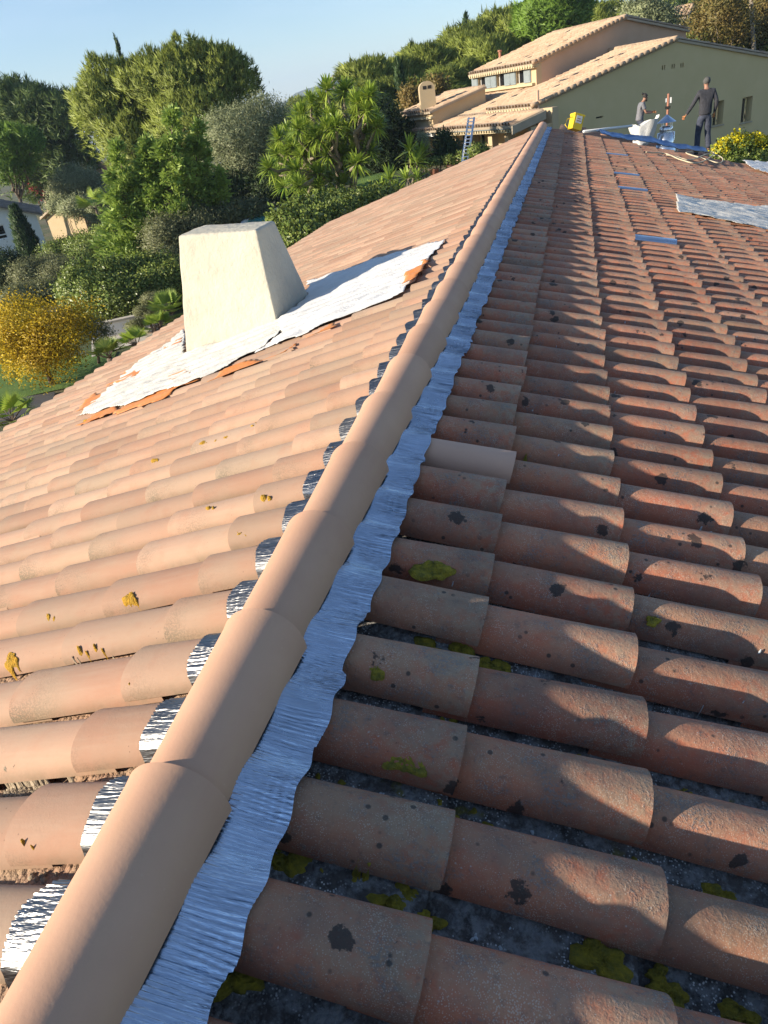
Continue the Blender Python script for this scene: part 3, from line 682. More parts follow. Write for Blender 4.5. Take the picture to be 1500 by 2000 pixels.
blobs('plaster_crumbs', it, MAT['chip'], 'pale crumbs of lime and lichen in the shaded pan tiles')
# ---- loose rope on the shaded slope
def rope(pts, r, mat, name, label, cat, side='R', h=.01):
    P = [RP(x, y, h) for x, y in pts]; out = []
    for i in range(len(P)-1):
        for t in np.linspace(0, 1, 8, endpoint=False):
            p0, p1, p2, p3 = P[max(i-1, 0)], P[i], P[i+1], P[min(i+2, len(P)-1)]
            out.append(.5*((2*p1)+(-p0+p2)*t+(2*p0-5*p1+4*p2-p3)*t*t+(-p0+3*p1-3*p2+p3)*t**3))
    o = MB().tube(out, r, 6).build(name, mat, None, True); tag(o, label, cat); return o
MAT['rope'] = noisy('cream_rope', (.62, .54, .38), (.5, .42, .28), 30)
rope([(1262, 297), (1300, 300), (1330, 312), (1365, 318), (1395, 300), (1375, 296), (1340, 298), (1368, 308), (1405, 318), (1410, 308), (1385, 300), (1350, 312), (1320, 306), (1300, 302)], .011, MAT['rope'], 'rope', 'loose loops of cream rope lying on the far right slope', 'rope')
# ------------------------------------------------------------------ foliage builders
def unit(v): return v/(np.linalg.norm(v, axis=-1, keepdims=True)+1e-9)
def foliage(lobes, n, per, size, clump, style='leaf', up=.3, seed=1, wid=.35, low=.35, spread=.5, inner=.2):
    """lobes: (cx,cy,cz, rx,ry,rz). n clumps with per leaves each, spread over uneven lobe surfaces"""
    rg = np.random.default_rng(seed); L = np.array(lobes, float)
    area = (L[:, 3]*L[:, 4]+L[:, 3]*L[:, 5]+L[:, 4]*L[:, 5]); pick = rg.choice(len(L), n, p=area/area.sum()); Lp = L[pick]
    dr = unit(rg.normal(size=(n, 3))); flip = (dr[:, 2] < -.15) & (rg.random(n) > low); dr[flip, 2] *= -1
    ph = rg.random((6,))*6.28
    lump = 1+.10*np.sin(dr[:, 0]*7+ph[0]+pick)+.09*np.sin(dr[:, 1]*8+ph[1]+pick*2)+.08*np.sin(dr[:, 2]*9+dr[:, 0]*5+ph[2])
    rad = lump*(1-np.abs(rg.normal(0, .09, n))); ins = rg.random(n) < inner; rad[ins] *= rg.random(ins.sum())**.5
    C = Lp[:, :3]+dr*Lp[:, 3:]*rad[:, None]
    ax = unit(dr+np.array([0, 0, up])[None]+.35*rg.normal(size=(n, 3)))
    N = n*per; Cc = np.repeat(C, per, 0); A = np.repeat(ax, per, 0)
    if style == 'tuft':
        D = unit(A+spread*rg.normal(size=(N, 3))); off = A*(rg.random((N, 1))*clump)+rg.normal(size=(N, 3))*clump*.25; B = Cc+off
    else:
        D = unit(A*.6+rg.normal(size=(N, 3))*.9); B = Cc+rg.normal(size=(N, 3))*clump*np.array([1, 1, .8])
    s = size*(.6+.8*rg.random((N, 1))); W_ = unit(np.cross(D, rg.normal(size=(N, 3))))*s*wid*.5
    out = unit(unit((B-np.repeat(Lp[:, :3], per, 0))/np.repeat(Lp[:, 3:], per, 0))*1.0+.55*A+.45*rg.normal(size=(N, 3)))
    gn = np.cross(D, W_); fl = (gn*out).sum(1) < 0; W_[fl] *= -1
    if style == 'tuft':
        V = np.stack([B+W_, B+D*s, B-W_], 1).reshape(-1, 3); k = 3
    else:
        V = np.stack([B, B-W_+D*s*.5, B+D*s, B+D*s*.5+W_], 1).reshape(-1, 3); k = 4
    # winding so that the face side agrees with the outward direction
    Vr = V.reshape(N, k, 3); g = np.cross(Vr[:, 1]-Vr[:, 0], Vr[:, 2]-Vr[:, 0]); bad = (g*out).sum(1) < 0; Vr[bad] = Vr[bad][:, ::-1]
    V = Vr.reshape(-1, 3); Fq = np.arange(N*k).reshape(N, k)
    LASTN[:] = [np.repeat(out, k, 0)]
    return V, Fq
def limb(mb, a, b, r0, r1, seed, n=6, wob=.06, seg=7):
    rg = np.random.default_rng(seed); a, b = np.array(a, float), np.array(b, float); L = np.linalg.norm(b-a); pts = []
    for i in range(n+1):
        t = i/n; pts.append(a*(1-t)+b*t+rg.normal(size=3)*wob*L*math.sin(math.pi*t)*.6)
    mb.tube(pts, [r0+(r1-r0)*i/n for i in range(n+1)], seg)
def pxlobe(px, py, rx, ry, Yd, depth=None):
    P = at(px, py, Yd); k = 1/ppm(P); return (P[0], P[1], P[2], rx*k, (depth or rx)*k, ry*k)
def tree(name, label, lobes, base, mat, n, per, size, clump, style='leaf', bark='bark', tr=.2, group=None, cat='tree', limbs=True, part='crown', **k):
    b = np.array([base[0], base[1], terr(base[0], base[1])-.1])
    t = thing(name, label, cat, tuple(b), group)
    V, Fq = foliage(lobes, n, per, size, clump, style, **k); mk(part, V, Fq, mat, t)
    if limbs:
        mb = MB(); L = np.array(lobes); mid = L[:, :3].mean(0); fork = b*.45+mid*.55; fork[:2] = b[:2]*.6+mid[:2]*.4
        limb(mb, b, fork, tr, tr*.7, 1, wob=.04)
        for i, l in enumerate(lobes): 
            for q in range(3): limb(mb, fork, np.array(l[:3])+np.array([math.cos(i+q*2.1)*l[3], math.sin(i+q*2.1)*l[4], .3*l[5]])*.55, tr*.5, tr*.12, i*7+q, wob=.12)
        mb.build('trunk', MAT[bark], t, True)
    return t
def gb(px, Yd): P = at(px, 400, Yd); return (P[0], P[1])
# big left pines
tree('pine_tree', 'big rounded umbrella pine with two brushy lobes, tallest tree on the left', [pxlobe(228, 215, 66, 80, 45), pxlobe(198, 235, 48, 62, 44), pxlobe(300, 190, 62, 66, 45), pxlobe(375, 190, 95, 80, 46), pxlobe(440, 190, 66, 70, 46), pxlobe(345, 165, 60, 50, 45), pxlobe(420, 160, 60, 52, 46), pxlobe(385, 250, 90, 60, 44), pxlobe(262, 290, 56, 62, 44), pxlobe(300, 335, 75, 50, 46)],
     gb(330, 46), MAT['pine'], 12500, 9, .30, .20, 'tuft', up=.9, wid=.2, seed=2, tr=.4, inner=.25, spread=.35)
tree('pine_tree', 'dark round pine at the far left edge behind the grey roofed house', [pxlobe(60, 265, 85, 90, 66), pxlobe(120, 260, 65, 70, 66), pxlobe(25, 250, 60, 70, 68), pxlobe(140, 330, 50, 60, 66), pxlobe(80, 340, 70, 50, 67)],
     gb(90, 67), MAT['pine_dark'], 6500, 9, .5, .4, 'tuft', up=.5, wid=.2, seed=3, tr=.45, spread=.7, inner=.25)
tree('pine_tree', 'small bright round pine in front of the dark one at the left edge', [pxlobe(15, 290, 50, 38, 55), pxlobe(48, 285, 32, 30, 55), pxlobe(20, 330, 40, 22, 55)],
     gb(30, 55), MAT['pine_bright'], 2200, 9, .35, .3, 'tuft', up=.6, wid=.2, seed=4, tr=.2, spread=.8)
# leaning conifer with several leaders
def conifer(name, label, cones, base, mat, seed, dens=1.):
    b = np.array([base[0], base[1], terr(*base)-.1]); t = thing(name, label, 'tree', tuple(b)); rg = np.random.default_rng(seed); VV = []; FF = []; n0 = 0; mb = MB()
    for (tip, foot, r) in cones:
        tip, foot = np.array(tip), np.array(foot); H = np.linalg.norm(tip-foot); nb = int(46*dens*H/5)
        limb(mb, foot, tip, .03*H/2+.03, .02, int(H*10), wob=.02)
        for i in range(nb):
            u = rg.random()**.8; rr = r*(u**.85)*(.75+.5*rg.random()); w = rg.random()*6.283; c = tip+(foot-tip)*u
            e = c+np.array([math.cos(w)*rr, math.sin(w)*rr, -.05*rr+.25*rr*rg.random()])
            limb(mb, c, e, .025, .006, i, n=2, seg=4)
            m = int(34+90*rr/r); tt = .2+.8*rg.random(m)**.7; B = c+(e-c)*tt[:, None]+rg.normal(size=(m, 3))*.07*(1+rr*.4)
            D = unit((e-c)[None]/max(rr, .1)+rg.normal(size=(m, 3))*.65+np.array([0, 0, .25])); s = .17+.16*rg.random((m, 1))
            Wd = unit(np.cross(D, rg.normal(size=(m, 3))))*s*.16
            V = np.stack([B, B+D*s*.5+Wd, B+D*s, B+D*s*.5-Wd], 1).reshape(-1, 3); VV.append(V); FF.append(np.arange(m*4).reshape(m, 4)+n0); n0 += m*4
    mk('crown', np.concatenate(VV), np.concatenate(FF), mat, t); mb.build('trunk', MAT['bark'], t, True); return t
A_ = lambda px, py, Yd: tuple(at(px, py, Yd))
conifer('cypress_tree', 'shaggy green conifer with several pointed leaders in front of the big pine', [(A_(337, 212, 29), A_(330, 520, 29), 1.9), (A_(388, 240, 30), A_(370, 500, 30), 1.5), (A_(228, 280, 28.5), A_(270, 520, 28.5), 1.7), (A_(285, 262, 29), A_(300, 530, 29), 1.5), (A_(430, 330, 30), A_(400, 520, 30), 1.3), (A_(355, 385, 28), A_(350, 545, 28), 1.2)], gb(330, 29), MAT['cedar'], 5, 2.3)
tree('olive_tree', 'large silvery olive between the conifer and the yucca', [pxlobe(470, 285, 75, 62, 36), pxlobe(520, 260, 62, 55, 37), pxlobe(440, 300, 42, 62, 36), pxlobe(500, 330, 60, 45, 36), pxlobe(560, 300, 40, 70, 38)], gb(490, 37), MAT['olive'], 4200, 16, .11, .22, seed=6, wid=.3, up=.6, tr=.22)
tree('olive_tree', 'grey olive in front of the red roofed house', [pxlobe(150, 360, 42, 28, 58), pxlobe(175, 378, 28, 24, 58), pxlobe(125, 378, 26, 20, 58)], gb(155, 58), MAT['olive'], 1700, 12, .16, .3, seed=8, tr=.2)
# dark shrubs in the shade below and behind the yucca
def bush(name, label, lobes, mat, n, per, size, clump, seed, cat='bush', group=None, limbs=False, **k):
    L = np.array(lobes); c = L[:, :3].mean(0); b = (c[0], c[1]); t = thing(name, label, cat, (b[0], b[1], terr(*b)), group)
    V, Fq = foliage(lobes, n, per, size, clump, seed=seed, **k); mk('foliage', V, Fq, mat, t)
    mb = MB()
    for i, l in enumerate(lobes):
        zg = terr(l[0], l[1])-.05
        for q in range(2): limb(mb, (l[0]+.1*q, l[1], zg), (l[0]+.3*l[3]*(q-.5), l[1], l[2]+.3*l[5]), .035, .012, i+q, n=3, seg=5)
    mb.build('stem', MAT['bark'], t, True); return t
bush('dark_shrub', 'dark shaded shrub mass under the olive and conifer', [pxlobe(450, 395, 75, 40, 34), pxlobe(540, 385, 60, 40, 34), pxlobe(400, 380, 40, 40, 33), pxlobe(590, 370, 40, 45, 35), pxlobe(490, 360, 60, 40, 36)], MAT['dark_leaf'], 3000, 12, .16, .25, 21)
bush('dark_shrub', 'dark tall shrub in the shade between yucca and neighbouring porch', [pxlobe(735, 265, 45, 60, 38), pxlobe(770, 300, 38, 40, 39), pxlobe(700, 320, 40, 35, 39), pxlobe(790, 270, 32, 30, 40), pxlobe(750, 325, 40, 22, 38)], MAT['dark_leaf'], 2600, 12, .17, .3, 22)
# yuccas
def yucca(name, label, heads, base, blade, nb, seed, cat='yucca', group=None, trunkr=.13, forks=None, mat='yucca'):
    b = np.array([base[0], base[1], terr(*base)-.05]); t = thing(name, label, cat, tuple(b), group); rg = np.random.default_rng(seed); V = []; Fq = []; mb = MB(); fk = forks or [(0, 0)]
    H = np.array(heads); zt = H[:, 2].max(); n = 0
    forkp = [b+np.array([fx, fy, (zt-b[2])*.42]) for fx, fy in fk]
    for i, fp in enumerate(forkp): limb(mb, b+np.array([(fp-b)[0]*.5, (fp-b)[1]*.5, 0]), fp, trunkr*1.3, trunkr, i, wob=.04)
    for i, h in enumerate(heads):
        h = np.array(h, float); fp = min(forkp, key=lambda q: np.linalg.norm(q-h)); limb(mb, fp, h, trunkr*.7, trunkr*.35, i+3, wob=.10)
        out = unit(h-(b+np.array([0, 0, (h[2]-b[2])*.35])))
        for j in range(nb):
            d = unit(out*.55+np.array([0, 0, .25])+rg.normal(size=3)*.85); l = blade*(.7+.45*rg.random()); w = .030*blade/.6*(.8+.5*rg.random())
            sd = unit(np.cross(d, np.array([0, 0, 1.])+rg.normal(size=3)*.2)); droop = np.array([0, 0, -1.])*l*(.08+.14*rg.random())
            p0 = h+d*.04; p1 = h+d*l*.45; p2 = h+d*l*.8+droop*.35; p3 = h+d*l+droop
            V += [p0-sd*w*.7, p0+sd*w*.7, p1-sd*w, p1+sd*w, p2-sd*w*.6, p2+sd*w*.6, p3]; Fq += [(n, n+1, n+3), (n, n+3, n+2), (n+2, n+3, n+5), (n+2, n+5, n+4), (n+4, n+5, n+6)]; n += 7
    mk('crown', np.array(V), np.array(Fq), MAT[mat], t); mb.build('trunk', MAT['bark_pale'], t, True); return t
yh = []; rg = np.random.default_rng(4)
for px, py in [(545, 310), (560, 300), (585, 245), (620, 220), (655, 240), (700, 235), (640, 300), (615, 305), (665, 300), (700, 310), (580, 325), (540, 335), (620, 335), (645, 345), (605, 275), (655, 270), (700, 200), (735, 245), (620, 260), (570, 268), (665, 180), (630, 190), (700, 190), (595, 210), (650, 215), (690, 220), (720, 215), (560, 250), (600, 245), (640, 250), (680, 255), (715, 250), (730, 225), (575, 280), (540, 290), (610, 285), (650, 285), (690, 290), (722, 285), (530, 320), (565, 325), (600, 330), (640, 325), (670, 325), (555, 355), (590, 360), (625, 355), (665, 350), (720, 180), (610, 195), (580, 225), (548, 265), (675, 170), (640, 170), (700, 265), (590, 305), (575, 345), (600, 375)]:
    yh.append(at(px+rg.normal(0, 3), py+8+rg.normal(0, 3), 29+rg.normal(0, .9)))
yucca('yucca_tree', 'big many headed yucca tree with pale trunks in the middle of the garden', yh, gb(655, 29), .60, 125, 6, 'yucca', forks=[(-.5, 0), (.3, .1), (.9, .3)])
yucca('yucca_plant', 'small yucca rosette nearest the middle yucca, low behind the roof', [at(762, 352, 27), at(745, 372, 27), at(775, 375, 27.5)], gb(760, 27), .62, 46, 7, group=None, trunkr=.07)
yucca('yucca_plant', 'yucca with two heads beside the porch post', [at(800, 295, 29), at(812, 318, 29), at(822, 305, 30)], gb(808, 29.5), .7, 50, 8, trunkr=.08)
yucca('agave_plant', 'low clump of sword leaves at the foot of the porch yuccas', [at(795, 350, 26.5), at(815, 348, 27)], gb(800, 26.5), .55, 40, 9, cat='plant', trunkr=.05)
# laurel hedge along the left of the roof
hl = [pxlobe(px, py, 34, 24, Yd) for px, py, Yd in [(575, 470, 19), (600, 445, 20), (640, 430, 21), (680, 415, 22), (715, 400, 23), (745, 395, 24), (560, 440, 20), (610, 470, 19), (660, 405, 24), (590, 420, 22), (630, 410, 23)]]
bush('laurel_hedge', 'glossy broad leaved hedge directly beyond the eave, right of the pool', hl, MAT['hedge'], 3600, 12, .10, .12, 31, cat='hedge', wid=.5)
bush('ivy_hedge', 'long clipped ivy hedge between the chimney and the yellow tree', [pxlobe(px, py, 40, 44, Yd) for px, py, Yd in [(160, 575, 22), (195, 590, 21.5), (235, 590, 21.5), (275, 592, 21.8), (315, 570, 22.5), (345, 560, 23), (225, 555, 23), (270, 550, 23.5), (310, 545, 24), (180, 560, 23)]], MAT['hedge'], 6500, 10, .085, .14, 32, cat='hedge', wid=.6)
for i, (lb, lo, mt) in enumerate([
    ('grey green rosemary like shrub below the white house', [pxlobe(95, 535, 40, 28, 32), pxlobe(130, 540, 40, 28, 31), pxlobe(60, 545, 35, 30, 31)], 'shrub'),
    ('round dark green bush against the corner of the white house', [pxlobe(120, 500, 32, 22, 36), pxlobe(155, 490, 26, 22, 36)], 'hedge'),
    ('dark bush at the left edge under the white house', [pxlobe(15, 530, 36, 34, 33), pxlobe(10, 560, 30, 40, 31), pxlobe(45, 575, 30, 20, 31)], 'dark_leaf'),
    ('low mixed shrub just behind the yellow tree', [pxlobe(40, 590, 45, 22, 26), pxlobe(100, 575, 50, 22, 27), pxlobe(150, 565, 30, 22, 28)], 'shrub'),
    ('brownish thin shrub at the foot of the shaggy conifer', [pxlobe(330, 470, 40, 40, 27), pxlobe(385, 455, 45, 34, 28), pxlobe(330, 515, 35, 30, 26)], 'shrub'),
    ('low shrub border left of the pool, behind the chimney top', [pxlobe(430, 425, 50, 20, 30), pxlobe(480, 420, 45, 18, 31), pxlobe(380, 430, 34, 24, 29)], 'shrub'),
    ('round bush under the conifer beside the sunny bank', [pxlobe(185, 490, 34, 30, 34), pxlobe(220, 470, 30, 30, 34), pxlobe(165, 520, 30, 20, 32)], 'hedge'),
    ('sage bush around the outbuilding', [pxlobe(160, 405, 40, 16, 55), pxlobe(125, 400, 30, 12, 56), pxlobe(200, 420, 24, 22, 52)], 'olive')]):
    bush('garden_shrub', lb, lo, MAT[mt], 1500, 12, .12 if i < 7 else .2, .2, 40+i)
# golden tree
tree('autumn_tree', 'golden yellow leaved tree over the lawn at the left edge', [pxlobe(45, 640, 62, 50, 16), pxlobe(110, 660, 52, 50, 16), pxlobe(30, 690, 52, 44, 15.7), pxlobe(150, 630, 36, 34, 16.4), pxlobe(90, 705, 60, 36, 15.7), pxlobe(-20, 660, 50, 60, 16)],
     (-13.2, 16.0), MAT['yellow_leaf'], 2500, 12, .062, .17, seed=51, tr=.09, bark='bark', wid=.55, low=.6, inner=.35)
mbx = None
# small twisted olive like tree behind it
tree('small_tree', 'little twisted bare stemmed tree in front of the white path wall', [pxlobe(180, 640, 22, 18, 17.5), pxlobe(200, 655, 18, 12, 17.5)], (at(185, 690, 17.5)[0], 17.5), MAT['shrub'], 260, 10, .07, .1, seed=52, tr=.05)
# cloud pruned bonsai
t = thing('bonsai_tree', 'cloud pruned tree with flat grey green pads beside the ivy hedge', 'tree', (at(300, 640, 20)[0], 20, terr(at(300, 640, 20)[0], 20)))
mb = MB(); b = np.array(t.location)
for i, (px, py, rx) in enumerate([(303, 580, 27), (280, 607, 16), (298, 610, 16), (268, 633, 18)]):
    l = pxlobe(px, py, rx, 5.5, 20); V, Fq = foliage([l], 420, 10, .05, .05, seed=60+i, wid=.4, low=.9); mk('leaf_pad', V, Fq, MAT['shrub'], t); limb(mb, b, l[:3], .05, .03, i, wob=.12)
mb.build('trunk', MAT['bark'], t, True)
# fan palms along the eave
def fanpalm(name, label, P, r, seed, nf=16, mat='yucca'):
    P = np.array(P, float); zb_ = terr(P[0], P[1]); t = thing(name, label, 'palm', (P[0], P[1], zb_)); rg = np.random.default_rng(seed); V = []; n = 0; Fq = []; mb = MB(); mb.tube([(P[0], P[1], zb_), tuple(P)], [.10, .08], 8)
    for i in range(nf):
        d = unit(np.array([rg.normal(), rg.normal(), .25+abs(rg.normal())*.9])); c = P+d*r*.5; mb.tube([P, c], [.012, .008], 5)
        sd = unit(np.cross(d, [0, 0, 1.])); nn = np.cross(sd, d)
        for j in range(17):
            a = (j-8)/8*1.35; dd = d*math.cos(a)+sd*math.sin(a)+nn*.12*abs(math.sin(a)); wv = np.cross(dd, nn)*.02*r/.7; tip = c+dd*r*.62+np.array([0, 0, -.06*r])
            V += [c-wv*.3, c+dd*r*.33-wv, tip, c+dd*r*.33+wv]; Fq.append((n, n+1, n+2, n+3)); n += 4
    mk('crown', np.array(V), np.array(Fq), MAT[mat], t); mb.build('trunk', MAT['bark'], t, True)
fanpalm('fan_palm', 'fan palm at the far left just outside the eave', at(25, 822, 11), .6, 1)
fanpalm('fan_palm', 'dark fan palm beyond the eave near the lawn edge', at(215, 700, 14), .5, 2, mat='hedge')
fanpalm('fan_palm', 'bright fan palm by the eave, next to the path wall', at(268, 675, 15.5), .5, 3)
fanpalm('fan_palm', 'tall fan palm half hidden by the left side of the chimney', at(335, 615, 18), .7, 4, mat='cedar')
fanpalm('fan_palm', 'yellow green palm beside the far outbuilding', at(187, 408, 50), 1.5, 5)
fanpalm('fan_palm', 'bright palm just left of the fan palm that touches the chimney', at(312, 642, 17), .5, 6)
# cypresses
def cypress(label, px, top, bot, Yd, rpx, seed, name='columnar_cypress', group=None, n=1400, real=None):
    T = at(px, top, Yd); r = rpx/ppm(T); zb_ = terr(T[0], T[1]); B = bot if bot is not None else zb_
    lo = []; H = T[2]-B
    for i in range(7): u = (i+.5)/7; lo.append((T[0], T[1], T[2]-H*u, r*min(1, .35+1.1*u)*1., r*min(1, .35+1.1*u), H/7*1.0))
    t = thing(name, label, 'cypress', (T[0], T[1], zb_), group); V, Fq = foliage(lo, n, 10, .22*max(1, Yd/60), .14*max(1, Yd/60), 'tuft', up=2.2, seed=seed, wid=.3, low=.9, spread=.25); mk('crown', V, Fq, MAT['cypress'], t)
    MB().tube([(T[0], T[1], zb_), tuple(T-np.array([0, 0, H*.2]))], [r*.3, r*.1], 6).build('trunk', MAT['bark'], t, True)
cypress('dark tapered cypress in front of the white house wall', 30, 415, None, 40, 17, 71, n=3200)
cypress('slim cypress standing among the hillside pines left of the porch', 778, 132, None, 48, 11, 72, n=1600)
cypress('cypress tip poking above the hillside pines', 910, 42, None, 80, 8, 73)
cypress('thin cypress tip rising above the big left pine', 233, 101, None, 70, 6, 74)
cypress('left one of the two cypresses behind the neighbour ridge', 1334, -25, None, 70, 13, 75)
cypress('right one of the two cypresses behind the neighbour ridge', 1362, -20, None, 68, 13, 76)
# hillside pines: three prototypes, copied
def proto_pine(seed, mat):
    rg = np.random.default_rng(seed); lo = []
    for i in range(9): a = rg.random()*6.28; u = rg.random(); lo.append((math.cos(a)*(1.7-u), math.sin(a)*(1.7-u), 3.4+3.6*u, 1.35-.35*u, 1.35-.35*u, 1.1))
    lo.append((0, 0, 6.6, 1.2, 1.2, 1.3)); lo.append((.3, 0, 5, 2.1, 2.1, 1.6))
    t = thing('pine_tree', 'hillside pine', 'tree'); V, Fq = foliage(lo, 3000, 8, .5, .3, 'tuft', up=.9, seed=seed, wid=.22, spread=.45, inner=.25); mk('crown', V, Fq, mat, t, world=False)
    mb = MB(); limb(mb, (0, 0, -.3), (.1, 0, 4.6), .2, .12, seed)
    for l in lo[:7]: limb(mb, (.05, 0, 3.2), l[:3], .09, .03, int(l[2]*100), wob=.1)
    mb.build('trunk', MAT['bark'], t, True, world=False); return t
protos = [proto_pine(81, MAT['pine']), proto_pine(82, MAT['pine']), proto_pine(83, MAT['pine'])]
used = [0, 0, 0]
hp = [(700, 128, 52), (735, 120, 55), (772, 118, 58), (800, 98, 62), (830, 95, 60), (858, 90, 64), (885, 62, 66), (905, 75, 62), (930, 48, 70), (958, 32, 72), (985, 28, 74), (1012, 30, 70), (715, 165, 48), (760, 160, 50), (800, 165, 52), (840, 150, 54), (875, 135, 56), (905, 120, 58), (1170, 12, 78), (1200, 8, 82), (1235, 10, 76), (1265, 5, 84), (1300, -5, 90), (640, 186, 90), (612, 200, 110), (575, 196, 120), (595, 198, 130), (820, 190, 50), (860, 175, 52), (1150, 22, 84), (1400, -40, 80), (1440, -60, 78), (1500, -50, 84), (945, 80, 60), (980, 75, 64), (668, 176, 75)]
PL = ['left end of the hillside pine belt, just above the yucca crown', 'right of the first hillside pine, at the top edge of the belt above the porch yuccas', 'left neighbour of the slim cypress on the hillside', 'directly above the slim hillside cypress', "on the belt's top edge above the small rounded chimney", 'on the skyline just left of the point where the belt starts to climb', 'below the poking cypress tip, left of it', 'in front of the poking cypress tip', 'first tall one right of the poking cypress tip', 'on the skyline above the left end of the dormer roof', 'on the skyline between the dormer and the stone pine', 'touching the left side of the bright stone pine', 'low front pine right above the yucca', 'front pine left of the slim hillside cypress', 'front pine just right of the slim hillside cypress', 'front pine behind the small rounded chimney', 'front pine above the small raised roof', 'front pine touching the left end of the dormer eave', 'right of the stone pine on the skyline', 'behind the end of the upper roof, on the skyline', 'farther back above the olive behind the upper roof', 'at the top edge left of the two cypresses', 'behind the two cypresses at the top edge', 'far pine near the foot of the utility pole', 'far pine at the foot of the mountain, nearest the utility pole', 'far low pine at the left foot of the mountain', 'far low pine below the middle of the mountain', 'inner pine over the small raised roof', 'inner pine behind the left half of the dormer', 'half hidden between stone pine and upper roof ridge', 'behind the pale trunked autumn tree, left side', 'behind the pale trunked autumn tree, right side', 'in the top right corner of the photo behind everything', 'inner pine under the poking cypress tip', 'inner pine above the vent pipe of the dormer roof', 'small one right beside the utility pole']
desc = ['left end of the hillside pine belt', 'above the yucca', 'behind the small house chimney', 'behind the dormer', 'above the upper roof', 'on the right skyline']
for i, (px, top, Yd) in enumerate(hp):
    k = i % 3; src = protos[k]
    if used[k]: 
        o = src.copy(); COL.objects.link(o)
        for c in src.children: cc = c.copy(); COL.objects.link(cc); cc.parent = o
    else: o = src; used[k] = 1
    T = at(px, top, Yd); zg = float(terr(T[0], T[1])); h = (T[2]-zg)/8.0; w = max(.85, min(1.25, h*1.05))
    o.location = (T[0], T[1], zg); o.scale = (w, w, h); o.rotation_euler = (0, 0, i*1.7)
    o['label'] = ' '.join(('pine '+PL[i]).split()[:16]); o['group'] = 'pines on the hillside'; o['category'] = 'tree'
tree('stone_pine', 'dense bright green stone pine crown above the upper roof of the neighbour', [pxlobe(1080, 40, 62, 40, 66), pxlobe(1050, 45, 40, 36, 66), pxlobe(1110, 30, 38, 34, 66), pxlobe(1090, 70, 50, 30, 66)], gb(1085, 66), MAT['pine_bright'], 4200, 9, .38, .3, 'tuft', up=.4, wid=.25, seed=90, tr=.35, spread=.9)
tree('deciduous_tree', 'thinly leaved autumn tree with pale trunk behind the gable', [pxlobe(1405, 35, 42, 50, 46), pxlobe(1370, 60, 30, 30, 47), pxlobe(1440, 55, 28, 38, 46)], gb(1410, 46), MAT['autumn'], 1100, 10, .14, .3, seed=91, bark='bark_pale', tr=.11, inner=.5)
tree('deciduous_tree', 'yellow green tree at the top right corner behind the utility pole', [pxlobe(1490, 40, 34, 50, 50), pxlobe(1460, 70, 28, 24, 49), pxlobe(1520, 30, 40, 60, 50)], gb(1490, 50), MAT['autumn'], 1900, 10, .18, .3, seed=92, tr=.15, inner=.4)
tree('olive_tree', 'grey green olive behind the upper roof end', [pxlobe(1265, 35, 26, 22, 52), pxlobe(1290, 50, 24, 24, 52), pxlobe(1240, 25, 18, 12, 53)], gb(1275, 52), MAT['olive'], 1300, 10, .18, .3, seed=93, tr=.12)
bush('garden_shrub', 'green bushes behind the right end of the gable roof', [pxlobe(1380, 85, 34, 20, 50), pxlobe(1430, 95, 34, 18, 50), pxlobe(1480, 98, 34, 20, 50), pxlobe(1345, 75, 20, 20, 52)], MAT['hedge'], 1500, 10, .2, .3, 94)
bush('autumn_shrub', 'small yellowing tree beside the neighbour chimney', [pxlobe(805, 205, 14, 26, 45), pxlobe(850, 175, 18, 12, 46)], MAT['autumn'], 500, 10, .2, .25, 95)
# ground sheets
Gp = lambda px, py: ground_at(px, py)
patch('lawn', [Gp(-60, 800), Gp(200, 745), Gp(230, 690), Gp(-60, 720)], MAT['lawn'], .03, 'green lawn under the golden tree')
patch('lawn', [Gp(690, 372), Gp(760, 372), Gp(765, 338), Gp(690, 345)], MAT['lawn'], .03, 'bright strip of lawn right of the big yucca')
patch('lawn', [Gp(150, 585), Gp(270, 555), Gp(260, 515), Gp(160, 540)], MAT['lawn'], .03, 'sunny grass bank under the shaggy conifer')
patch('road', [Gp(-80, 850), Gp(95, 815), Gp(110, 770), Gp(-80, 800)], noisy('asphalt', (.055, .055, .06), (.07, .07, .072)), .05, 'grey asphalt drive at the left edge')
patch('path', [Gp(180, 700), Gp(310, 660), Gp(310, 632), Gp(180, 655)], MAT['stone'], .04, 'pale gravel path in front of the hedge')
patch('pool_terrace', [Gp(505, 440), Gp(620, 420), Gp(640, 395), Gp(500, 405)], MAT['stone'], .05, 'pale paved terrace round the pool')
MAT['water'] = M_('pool_water', (.10, .42, .42), .05); MAT['white'] = noisy('white_paint', (.74, .74, .72), (.68, .68, .66))
MAT['blue_liner'] = M_('pool_liner', (.16, .50, .52), .5)
def garden_wall():
    a, b = Gp(180, 668), Gp(300, 640); t = thing('garden_wall', 'low white rendered wall along the path below the ivy hedge', 'wall', tuple(a)); d = b-a; d[2] = 0; n = unit(np.array([-d[1], d[0], 0]))*.2
    MB().box(a-np.array([0, 0, .3]), d, n, (0, 0, .75)).build('wall', MAT['white'], t); MB().box(a+np.array([0, 0, .452])-n*.15, d, n*1.3, (0, 0, .06)).build('coping', MAT['stone'], t)
garden_wall()
